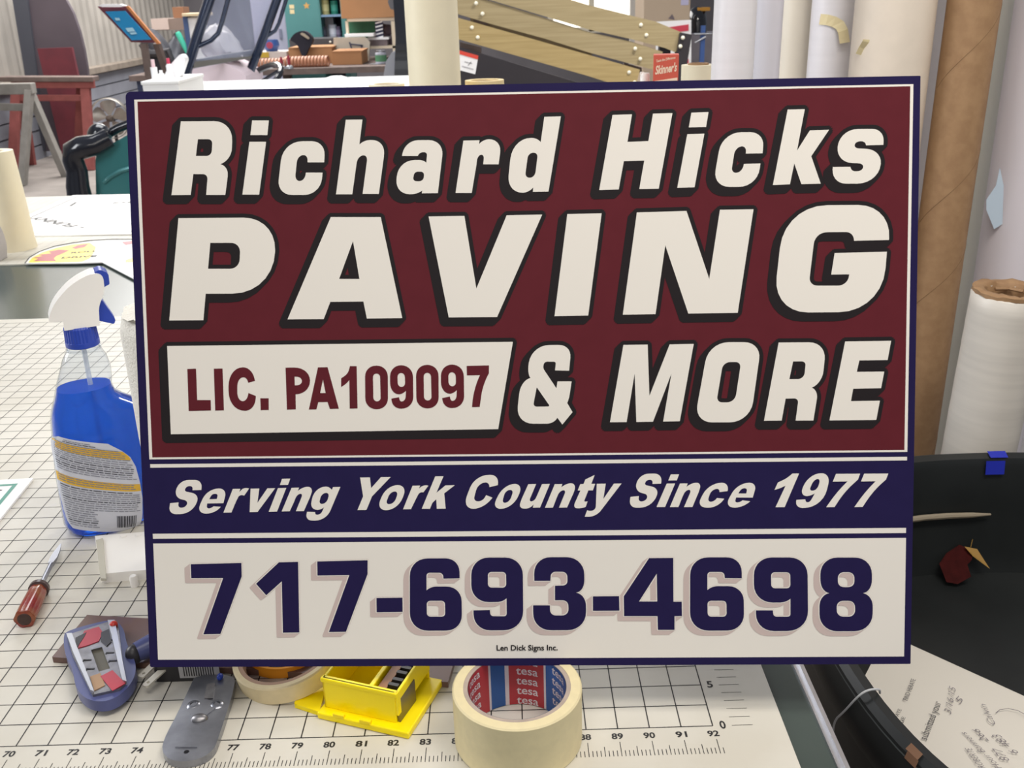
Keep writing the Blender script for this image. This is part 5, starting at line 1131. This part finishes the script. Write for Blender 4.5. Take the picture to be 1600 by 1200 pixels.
# ---------------------------------------------------------------- workbench along the back with its clutter
WZ = .88; o = Vector((-1.4, 8.4, 0))
t = thing('workbench', 'cluttered workbench in the background behind the vehicle', 'workbench', o)
xa, xb = X_(392, 110, 8.6)-o.x, X_(650, 110, 8.6)-o.x
MB().box((xa, 0, WZ-.05), (xb, 1.55, WZ)).build('top', M_old, t)
for x, y in ((xa+.06, .06), (xb-.06, .06), (xa+.06, 1.45), (xb-.06, 1.45)): MB().box((x-.04, y-.04, 0), (x+.04, y+.04, WZ-.05)).build('leg', M_darkwood, t)
M_cb = mat('cardboard', (178, 132, 92), .8, noise=.1, scale=5); M_cb2 = mat('cardboard_darker', (172, 124, 84), .8, noise=.1, scale=5)  # second cardboard is a slightly darker brown
def carton(x0, y0, x1, y1, Y, dep, label, m, z0=WZ):
    o = Vector((X_((x0+x1)/2, (y0+y1)/2, Y), Y, z0)); t = thing('cardboard_box', label, 'box', o)
    mb = MB(); vbox(mb, x0, y0, x1, y1, Y, dep, z0, 0, o); mb.build('box', m, t, bevel=.004)
    a, b = X_(x0, y0, Y)-o.x, X_(x1, y0, Y)-o.x; z = Z_((x0+x1)/2, y0, Y)-o.z
    MB().box((a-.003, -.003, z-.006), (b+.003, dep/2-.004, z+.003)).build('flap', m, t); MB().box((a-.003, dep/2+.004, z-.006), (b+.003, dep+.003, z+.003)).build('flap', m, t)
    return t
carton(452, 74, 520, 112, 9.0, .4, 'cardboard box behind the row of copper brown rings', M_cb)
carton(519, 80, 566, 118, 8.7, .42, 'cardboard box just right of the copper brown rings', M_cb2)
# copper brown ring row
M_cop = mat('copper_brown', (188, 132, 104), .5, noise=.15, scale=20)
for k in range(23):
    px = 397 + k*5.2; y = 103 - k*.18; p = atY(px, y, 8.55)
    rr = (26 if k > 9 else 23)*9.0/FPX/2*.62
    tg = MB().lathe([(rr*.72, -.008), (rr, -.010), (rr, .010), (rr*.72, .008), (rr*.72, -.008)], 20, M=Matrix.Rotation(R(90), 4, 'Y') @ Matrix.Rotation(R(12), 4, 'X'))
    oo = tg.build('ring', M_cop, loc=(p.x, 8.55, WZ+rr)); tag(oo, 'copper brown ring standing in the long row on the workbench', 'ring', 'copper brown rings in a row on the workbench')
# red clamps among the rings
for i, (px, y0, y1, lb) in enumerate(((440, 89, 100, 'dark red clamp handle in the copper ring row, the left one'), (452, 86, 101, 'dark red clamp handle in the copper ring row, the right one'))):
    p = atY(px, y1, 8.42); h = Z_(px, y0, 8.42)-p.z
    t = thing('clamp', lb, 'clamp', (p.x, 8.42, WZ)); zz = p.z-WZ
    MB().lathe([(0, zz), (.012, zz), (.014, zz+h*.6), (.008, zz+h), (0, zz+h)], 12).build('handle', mat('clamp_red', (150, 44, 60), .5), t)
    MB().lathe([(0, 0), (.035, 0), (.03, .02), (.008, .03), (.008, zz), (0, zz)], 14).build('base', mat('clamp_grey', (160, 164, 170), .4, .5), t)
# flat yellow white carton and blue bowl
o = Vector((X_(425, 85, 8.95), 8.95, WZ)); t = thing('carton', 'flat white carton with a yellow end lying behind the copper rings', 'carton', o)
mb = MB(); vbox(mb, 402, 81, 449, 112, 8.95, .3, WZ, 0, o); mb.build('box', mat('off_white_carton', (206, 196, 190), .7), t)
mb = MB(); vbox(mb, 403, 82, 420, 90, 8.94, .01, None, 0, o); mb.build('yellow_end', mat('ochre', (198, 168, 60), .6), t)
o = Vector((X_(424, 70, 9.05), 9.05, Z_(424, 81, 8.95)+.001)); t = thing('bowl', 'blue bowl with a red mark on the flat white carton', 'bowl', o)
MB().lathe([(0, 0), (.05, 0), (.075, .05), (.062, .1), (.055, .1), (.066, .05), (.045, .01), (0, .01)], 28).build('bowl', mat('bowl_blue', (56, 88, 150), .4), t)
MB().slab([circ(0, .055, .03, 16)], Matrix.Translation((0, -.074, 0)) @ UP, 0, .003).build('red_mark', mat('bowl_red', (170, 70, 96), .5), t)
# dark cloth and long black case
o = Vector((X_(503, 66, 9.55), 9.55, WZ)); t = thing('tool_case', 'long charcoal case below the teal cabinet', 'case', o)
mb = MB(); vbox(mb, 452, 60, 522, 74, 9.55, .3, WZ, 0, o); mb.build('case', mat('charcoal_case', (76, 74, 78), .5), t, bevel=.006)
p = atY(516, 66, 9.53)-o; MB().ball((p.x, -.01, p.z), .012).build('latch', M_nick, t)
o = Vector((X_(474, 70, 8.9), 8.9, 0)); mb = MB(); vpoly(mb, chaikin([(452, 63), (458, 54), (466, 49), (476, 48), (482, 52), (489, 59), (488, 68), (482, 75), (479, 84), (475, 90), (470, 85), (467, 74), (460, 66)], 2), 8.9, .07, 0, o)
vpoly(mb, chaikin([(468, 53), (473, 50.5), (484, 59), (482, 62), (476, 58)], 1), 8.885, .01, 1, o)
solo(mb, 'cloth', [mat('navy_black_cloth', (36, 36, 50), .8, noise=.3, scale=10), mat('cloth_print', (170, 160, 140), .7)], 'navy black cap shaped cloth draped over the cardboard box before the teal cabinet', 'cloth', o, bevel=.015)
# teal cabinet
CZ = 0; Y = 10.0; o = Vector((X_(490, 30, Y), Y, 0))
M_tc = mat('teal_cabinet_paint', (82, 140, 140), .5, noise=.08, scale=4); M_in = mat('cabinet_inside', (44, 44, 60), .7)
t = thing('cabinet', 'tall teal metal cabinet with an open shelf section and star sticker', 'cabinet', o)
xl, xm, xr = X_(446, 30, Y)-o.x, X_(500, 30, Y)-o.x, X_(541, 30, Y)-o.x
MB().box((xl, 0, 0), (xm, .45, 1.95)).build('door', M_tc, t, bevel=.004)
mb = MB(); mb.box((xm, .42, 0), (xr, .45, 1.95), 1); mb.box((xr-.05, 0, 0), (xr, .45, 1.95)); mb.box((xm, 0, 0), (xm+.008, .45, 1.95)); mb.box((xm, 0, 1.92), (xr, .45, 1.95)); mb.build('carcass', [M_tc, M_in], t)
shz = [Z_(515, 59, Y), Z_(515, 23, Y), Z_(515, -12, Y)]
for z in shz: MB().box((xm+.008, .01, z-.02), (xr-.05, .42, z)).build('shelf', mat('pale_blue_shelf', (120, 150, 180), .5), t)
mb = MB(); st = []
c = atY(479, 9, Y)-o
for k in range(10): a = math.pi/2 + 2*math.pi*k/10; rr = (.036 if k % 2 == 0 else .016); st.append((c.x+rr*math.cos(a), c.z+rr*math.sin(a)))
mb.slab([st], UP, 0, .002); mb.build('star_sticker', mat('ochre_star', (206, 160, 90), .6), t)
mb = MB(); vbox(mb, 452, 7.5, 459.5, 13.5, Y-.002, .002, None, 0, o); vbox(mb, 453, 15, 460, 21.5, Y-.002, .002, None, 0, o); mb.build('notes', mat('cream_notes', (222, 206, 160), .6), t)
for i, (px, y0, y1, wpx, c, lb) in enumerate(((507, 0, 19, 11, (200, 190, 130), 'cream paint can on the upper shelf of the teal cabinet'), (521, 1, 19, 11, (40, 130, 110), 'green and white paint can on the upper shelf of the teal cabinet'), (504, 42, 58, 10, (70, 66, 80), 'dark paint can at the left of the lower cabinet shelf'), (519, 39, 58, 12, (206, 204, 210), 'white paint can in the middle of the lower cabinet shelf'), (527.5, 42, 58, 8, (112, 96, 118), 'plum paint can at the right of the lower cabinet shelf'))):
    z0 = shz[1] if y1 < 30 else shz[0]; zt = Z_(px, y0, Y); r = wpx*10.5/FPX/2; p = atY(px, y0, Y+.12)
    b = thing('paint_can', lb, 'can', (p.x, Y+.14, z0))
    MB().lathe([(0, 0), (r, 0), (r, zt-z0), (r*.9, zt-z0), (r*.88, zt-z0-.006), (0, zt-z0-.006)], 24).build('can_body', mat('can_%d' % i, c, .4), b, sharp=30)
    MB().lathe([(r*1.01, (zt-z0)*.25), (r*1.01, (zt-z0)*.7)], 24).build('can_label', mat('can_label_%d' % i, tuple(min(255, v+35) for v in c), .5), b); b['group'] = 'paint cans on the shelves of the teal cabinet'
o = Vector((X_(508, 33, Y+.1), Y+.1, shz[0])); 
t = thing('carton', 'small off white carton standing high on the lower cabinet shelf', 'carton', Vector((o.x, Y+.24, shz[0])))
mb = MB(); mb.box((-.06, 0, 0), (.06, .12, Z_(508, 27, Y)-shz[0])); mb.build('box', mat('off_white', (200, 196, 200), .6), t)
o = Vector((X_(420, 30, 10.4), 10.4, 0)); mb = MB(); vbox(mb, 392, -30, 445, 62, 10.4, .6, 0, 0, o); t = thing('locker', 'pale lilac grey locker left of the teal cabinet', 'locker', o); mb.build('body', mat('lilac_grey_paint', (168, 166, 186), .5, noise=.06, scale=3), t, bevel=.01)
mb = MB(); vbox(mb, 436, 45, 440, 60, 10.385, .015, None, 0, o); mb.build('hinge', mat('grey_hinge', (120, 120, 140), .4), t)
# white shelf unit with cardboard box on top
Y = 9.35; o = Vector((X_(580, 50, Y), Y, WZ))
t = thing('shelf_unit', 'cream painted shelf frame under the large cardboard box', 'shelf', o)
M_cs = mat('cream_shelf', (222, 208, 184), .6)
mb = MB(); vbox(mb, 542, 28, 617, 33, Y, .4, None, 0, o); mb.build('top_board', M_cs, t)
mb = MB(); vbox(mb, 570, 72, 620, 76, Y, .4, None, 0, o); mb.build('shelf_board', M_cs, t)
for a, b in ((613, 619), (542, 546)): mb = MB(); vbox(mb, a, 33, b, 100, Y, .05, WZ, 0, o); mb.build('post', M_cs, t)
mb = MB(); vbox(mb, 541, 30, 590, 60, Y+.42, .02, None, 0, o); mb.build('back_panel', mat('green_panel', (64, 122, 92), .6), t)
zt = Z_(580, 28, Y)
carton(532, -12, 618, 29.5, Y-.02, .42, 'large cardboard box on top of the cream shelf frame', M_cb, zt+.001)
zs2 = Z_(595, 72, Y)
o = Vector((X_(592, 66, Y), Y+.03, zs2+.001)); t = thing('book_stack', 'grey flat case between white boards on the cream shelf', 'case', o)
mb = MB(); vbox(mb, 573, 58.5, 607, 62, Y+.03, .25, None, 0, o); mb.build('lid', M_pw, t)
mb = MB(); vbox(mb, 576, 61.5, 605, 71.6, Y+.04, .23, zs2+.001, 0, o); mb.build('body', mat('taupe_case', (116, 104, 108), .6), t)
o = Vector((X_(600, 48, Y+.2), Y+.2, zs2+.001)); t = thing('bundle', 'dark bundle of cords at the right end of the cream shelf', 'bundle', o)
rd = random.Random(3); mb = MB()
for k in range(7): mb.ball((rd.uniform(-.06, .06), rd.uniform(-.02, .06), .08+rd.uniform(-.02, .10)), (.05, .04, .05))
mb.box((-.09, 0, 0), (.09, .09, .08)); mb.build('cords', mat('plum_cords', (96, 78, 88), .7, noise=.3, scale=15), t)
o = Vector((X_(592, 40, Y+.1), Y+.1, 0)); mb = MB()
for k in range(6): p0 = atY(588, 36+k*3.2, Y+.02); p1 = atY(596, 34+k*3.2, Y+.02); mb.beam(p0-o, p1-o, .02, .02)
mb2 = mb
mid = atY(592, 45, Y+.02)
mb = MB(); mb.box((-.035, .0, zs2+.001-mid.z), (.035, .02, .10), 0)
for k in range(6): mb.slab([[(-.034, -.09+k*.033), (.034, -.075+k*.033), (.034, -.063+k*.033), (-.034, -.078+k*.033)]], UP, 0, .002, 1)
solo(mb, 'banner', [mat('banner_navy', (40, 40, 70), .6), M_pw], 'navy and white striped strip hanging in the cream shelf', 'banner', Vector((mid.x, Y+.05, mid.z)))
# papers and pale panel on the bench
o = Vector((X_(552, 68, 9.2), 9.2, WZ)); t = thing('board', 'pale beige board leaning behind the right cardboard box', 'board', o)
mb = MB(); vpoly(mb, [(521, 59), (570, 58), (578, 66), (575, 110), (522, 110)], 9.2, .03, 0, o); mb.build('panel', mat('beige_board', (190, 184, 170), .6, noise=.12, scale=6), t)
mb = MB(); 
for a in ([(545, 66), (547, 65.5), (551, 78), (549, 78.5)], [(548, 68), (566, 70), (566, 72), (548, 70)], [(564, 70), (567, 70), (566, 78), (564, 78)]): vpoly(mb, a, 9.19, .006, 0, o)
mb.build('dark_frame', mat('navy_frame', (60, 64, 88), .6), t)
o = Vector((X_(562, 56, 9.25), 9.25, Z_(562, 58, 9.2)+.002)); mb = MB(); mb.box((-.14, 0, 0), (.13, .2, .025)); solo(mb, 'paper_stack', M_pw, 'stack of white paper lying on the pale beige board', 'paper', o)
# paint cans at the right end
for i, (px, y0) in enumerate(((583, 100), (588, 110))): pass
p = atY(588, 100, 8.62); rC = 26*9/FPX/2
hC = (Z_(588, 100, 8.62)-WZ)/2
for k, lb in enumerate(('lower silver tin of the stack behind the white counter', 'upper silver tin of the stack behind the white counter')):
    b = thing('tin', lb, 'tin', (p.x, 8.62+rC, WZ+k*hC))
    MB().lathe([(0, 0), (rC, 0), (rC, hC*.3), (rC*.985, hC*.34), (rC*.985, hC*.66), (rC, hC*.7), (rC, hC-.001), (0, hC-.001)], 28).build('tin_body', M_steel, b, sharp=30)
    MB().lathe([(rC*.99, hC*.36), (rC*.99, hC*.64)], 28).build('paper_band', M_pw, b)
p = atY(594, 88, 8.64)
b = thing('jar', 'glass jar with green label standing on the silver tins', 'jar', (p.x, 8.62+rC, WZ+2*hC)); hJ = Z_(594, 79, 8.64)-WZ-2*hC
MB().lathe([(0, 0), (.05, 0), (.05, hJ*.8), (.042, hJ*.85), (0, hJ*.85)], 20).build('glass', mat('grey_jar', (176, 178, 190), .2), b, sharp=40)
MB().lathe([(.044, hJ*.83), (.044, hJ), (0, hJ)], 20).build('lid', M_steel, b, sharp=40)
MB().lathe([(.0508, hJ*.15), (.0508, hJ*.65)], 20).build('jar_label', mat('jar_green', (80, 130, 96), .6), b)

# ---------------------------------------------------------------- tipped wooden bench behind the sign
Y = 5.0; o = Vector((.35, Y, 0))
t = thing('bench', 'tipped wooden slat bench with black end frame behind the sign', 'bench', o)
M_slat = mat('pale_bench_timber', (172, 156, 120), .6, rgb2=(158, 142, 106), noise=.1, scale=6, stretch=(.6, 4, 14))
M_bl2 = mat('bench_black', (46, 42, 48), .5, noise=.1, scale=10)
SL = []
def slat(pts, Yb, dep, m=None): mb = MB(); vpoly(mb, pts, Yb, dep, 0, o); SL.append(mb.build('slat', m or M_slat, t, bevel=.004))
slat([(695, -60), (766, -38), (920, 8), (1025, 34), (1066, 51), (1056, 82), (1039, 75), (986, 61), (920, 46), (835, 20.6), (766, 0), (695, -21)], Y, .04)
slat([(695, -18), (767, 2), (835, 22.7), (920, 50), (986, 65), (1036, 81), (1024, 110), (920, 82), (850, 60), (762, 36), (719, 23), (695, 16)], Y+.01, .04)
slat([(695, 22), (719, 29), (920, 86), (1000, 109), (992, 140), (957, 131), (920, 119), (719, 62), (695, 55)], Y+.0, .04, mat('bench_timber_front', (182, 160, 112), .6, rgb2=(168, 146, 98), noise=.1, scale=6, stretch=(.6, 4, 14)))
mb = MB(); vpoly(mb, [(735, 24), (840, 55), (925, 78), (925, 92), (840, 70), (735, 38)], Y+.07, .03, 0, o); mb.build('gap_fill', mat('gap_fill_timber', (136, 122, 98), .7), t)  # added strip filling the slat gap with the lower slat's top tone
mb = MB(); vpoly(mb, [(1063, 51), (1081, 54), (1066, 150), (1048, 150)], Y-.03, .08, 0, o); EF = mb.build('end_frame', M_bl2, t, bevel=.005)
mb = MB(); vpoly(mb, [(695, 68), (719, 74), (830, 107), (960, 146), (960, 190), (695, 190)], Y-.02, .03, 0, o); mb.build('side_panel', M_bl2, t, bevel=.004)
mb = MB(); vpoly(mb, [(719, 66), (752, 74), (752, 84), (719, 76)], Y+.05, .04, 0, o); vpoly(mb, [(975, 98), (1003, 106), (1003, 114), (975, 106)], Y+.05, .05, 0, o); vpoly(mb, [(740, 26), (762, 33), (762, 40), (740, 34)], Y+.055, .04, 0, o); mb.build('batten', M_old, t)
for a, b in ((700, 0), (1040, 0)): 
    xx = X_(a, 150, Y)-o.x; MB().box((xx-.03, .06, 0), (xx+.03, .12, Z_(a, 60 if a > 800 else 20, Y))).build('leg', M_bl2, t)
mb = MB(); vpoly(mb, [(700, 74), (719, 79), (747.5, 87), (742.5, 116), (719, 110), (700, 105)], Y-.022, .002, 0, o); WL = mb.build('warning_label', M_pw, t)
mb = MB(); vpoly(mb, [(700, 74), (719, 79), (747.5, 87), (746.5, 93), (719, 85), (700, 80)], Y-.0245, .002, 0, o); mb.build('label_red_band', mat('label_red', (220, 74, 60), .5), WL)
mb = MB()
for a in ([(726, 96), (738, 99), (738, 99.6), (726, 96.6)], [(722, 103), (740, 108), (740, 108.6), (722, 103.6)], [(731, 102), (736, 96), (736.6, 96.6), (731.6, 102.6)]): vpoly(mb, a, Y-.0245, .002, 0, o)
mb.build('label_lines', mat('label_line_grey', (120, 116, 120), .6), WL)
M_bolt = mat('bright_bolt', (250, 246, 226), .3)
for i_, (px, y) in enumerate(((744, 5), (754, 21.5), (737.5, 43), (746.5, 58.5), (1001.5, 39), (1010, 55), (992.5, 76), (1000.5, 92), (983, 113), (991.5, 129), (1067, 59), (1063, 72.5))):
    p = atY(px, y, Y-.035 if px > 1050 else Y)-o; MB().ball((p.x, p.y-.002, p.z), (.0105, .008, .0105)).build('bolt', M_bolt, SL[(1, 1, 2, 2, 0, 0, 1, 1, 2, 2)[i_]] if i_ < 10 else EF)
# carton and red white poster board behind the bench
Y2 = 7.2
o = Vector((X_(1042, 30, Y2), Y2, 0)); t = thing('cardboard_box', 'tall taupe cardboard box behind the right end of the wooden bench', 'box', o)
mb = MB(); vbox(mb, 1006, -60, 1079, 60, Y2, .5, 0, 0, o); mb.build('box', mat('taupe_cardboard', (188, 168, 146), .8, noise=.05, scale=4), t, bevel=.005)
mb = MB(); vbox(mb, 1064, -4, 1076, 8, Y2-.003, .003, None, 0, o); mb.build('stamp', mat('pale_violet', (186, 182, 210), .6), t)
mb = MB(); vpoly(mb, [(1044, 29), (1047, 26), (1050, 22), (1053, 27), (1054, 31)], Y2-.003, .003, 0, o); mb.build('up_arrow_mark', mat('mark_grey', (110, 98, 104), .6), t)
o = Vector((X_(1055, 70, 6.4), 6.4, 0)); t = thing('poster_board', 'white board with red band standing behind the black bench frame', 'board', o)
mb = MB(); vpoly(mb, [(1025, 34), (1080, 31), (1080, 316), (1025, 316)], 6.4, .01, 0, o); mb.build('board', M_pw, t)
mb = MB(); vpoly(mb, [(1042, 43), (1076, 38), (1076, 48), (1042, 52)], 6.395, .003, 0, o); vpoly(mb, [(1066, 93), (1076, 92), (1076, 99), (1066, 100)], 6.395, .003, 0, o); mb.build('red_band', mat('poster_red', (206, 64, 84), .5), t)
# clutter at far right gap
o = Vector((X_(1092, 50, 8.0), 8.0, 0)); t = thing('bucket', 'black rounded bucket on a cart at the right of the taupe box', 'bucket', o)
zc1 = Z_(1092, 52, 8.0)
mb = MB(); rB = 15*8.5/FPX
mb.lathe([(0, 0), (rB, 0), (rB*1.02, .08), (rB*.8, .17), (rB*.3, .205), (0, .21)], 24, M=Matrix.Translation((0, .1, zc1))); mb.build('bucket_body', M_gl, t, sharp=50)
mb = MB(); mb.box((-.18, -.1, 0), (.22, .35, zc1)); mb.build('cart', mat('grey_cart', (150, 146, 156), .7, noise=.2, scale=8), t)
mb = MB(); p = atY(1101, 24, 8.0)-o; mb.box((p.x-.05, .04, zc1+.17), (p.x+.05, .14, p.z+.06)); mb.build('orange_block', mat('orange_block', (222, 160, 60), .5), t)
o = Vector((X_(1098, 70, 7.2), 7.2, 0)); t = thing('clamp_bar', 'blue steel bar clamp standing at the right of the white poster board', 'clamp', o)
MB().box((-.016, 0, 0), (.016, .03, Z_(1098, 40, 7.2))).build('bar', mat('clamp_blue', (66, 98, 160), .5), t)
mb = MB(); z = Z_(1098, 53, 7.2); mb.tube([(-.07, -.01, z), (.06, -.01, z)], .008, 8); mb.tube([(-.06, -.01, z-.06), (.02, -.01, z-.02)], .008, 8); mb.build('jaw', M_steel, t)
# window in the back wall and a timber beam
t = MB().box((X_(860, 10, 15.3), 15.32, .9), (X_(988, 10, 15.3), 15.37, 3.2)); 
M_win = bpy.data.materials.new('bright_window'); M_win.use_nodes = True
b_ = M_win.node_tree.nodes['Principled BSDF']; b_.inputs['Base Color'].default_value = (.9, .9, .86, 1); b_.inputs['Emission Color'].default_value = (1, .97, .88, 1); b_.inputs['Emission Strength'].default_value = 1.6
wn = struct(t.build('window_1', M_win))
mb = MB(); xs = [X_(p_, 10, 15.3) for p_ in (860, 924, 988)]
for x in xs: mb.box((x-.04, 15.26, .86), (x+.04, 15.36, 3.24))
mb.box((xs[0], 15.26, .84), (xs[2], 15.36, .92)); mb.build('window_frame', mat('window_frame_cream', (232, 222, 200), .5), wn)
t = thing('timber_posts', 'cream timber post with hanging tools beside the bright window', 'post', (X_(993, 10, 12.5), 12.5, 0))
MB().box((-.06, 0, 0), (.06, .1, 3)).build('post', mat('post_cream', (214, 206, 196), .6), t)
mb = MB(); mb.tube([(.15, -.02, 1.75), (.17, -.02, 1.5), (.13, -.02, 1.35), (.18, -.02, 1.25)], .03, 8); mb.build('hanging_tool', mat('brown_tool', (150, 110, 80), .7), t)
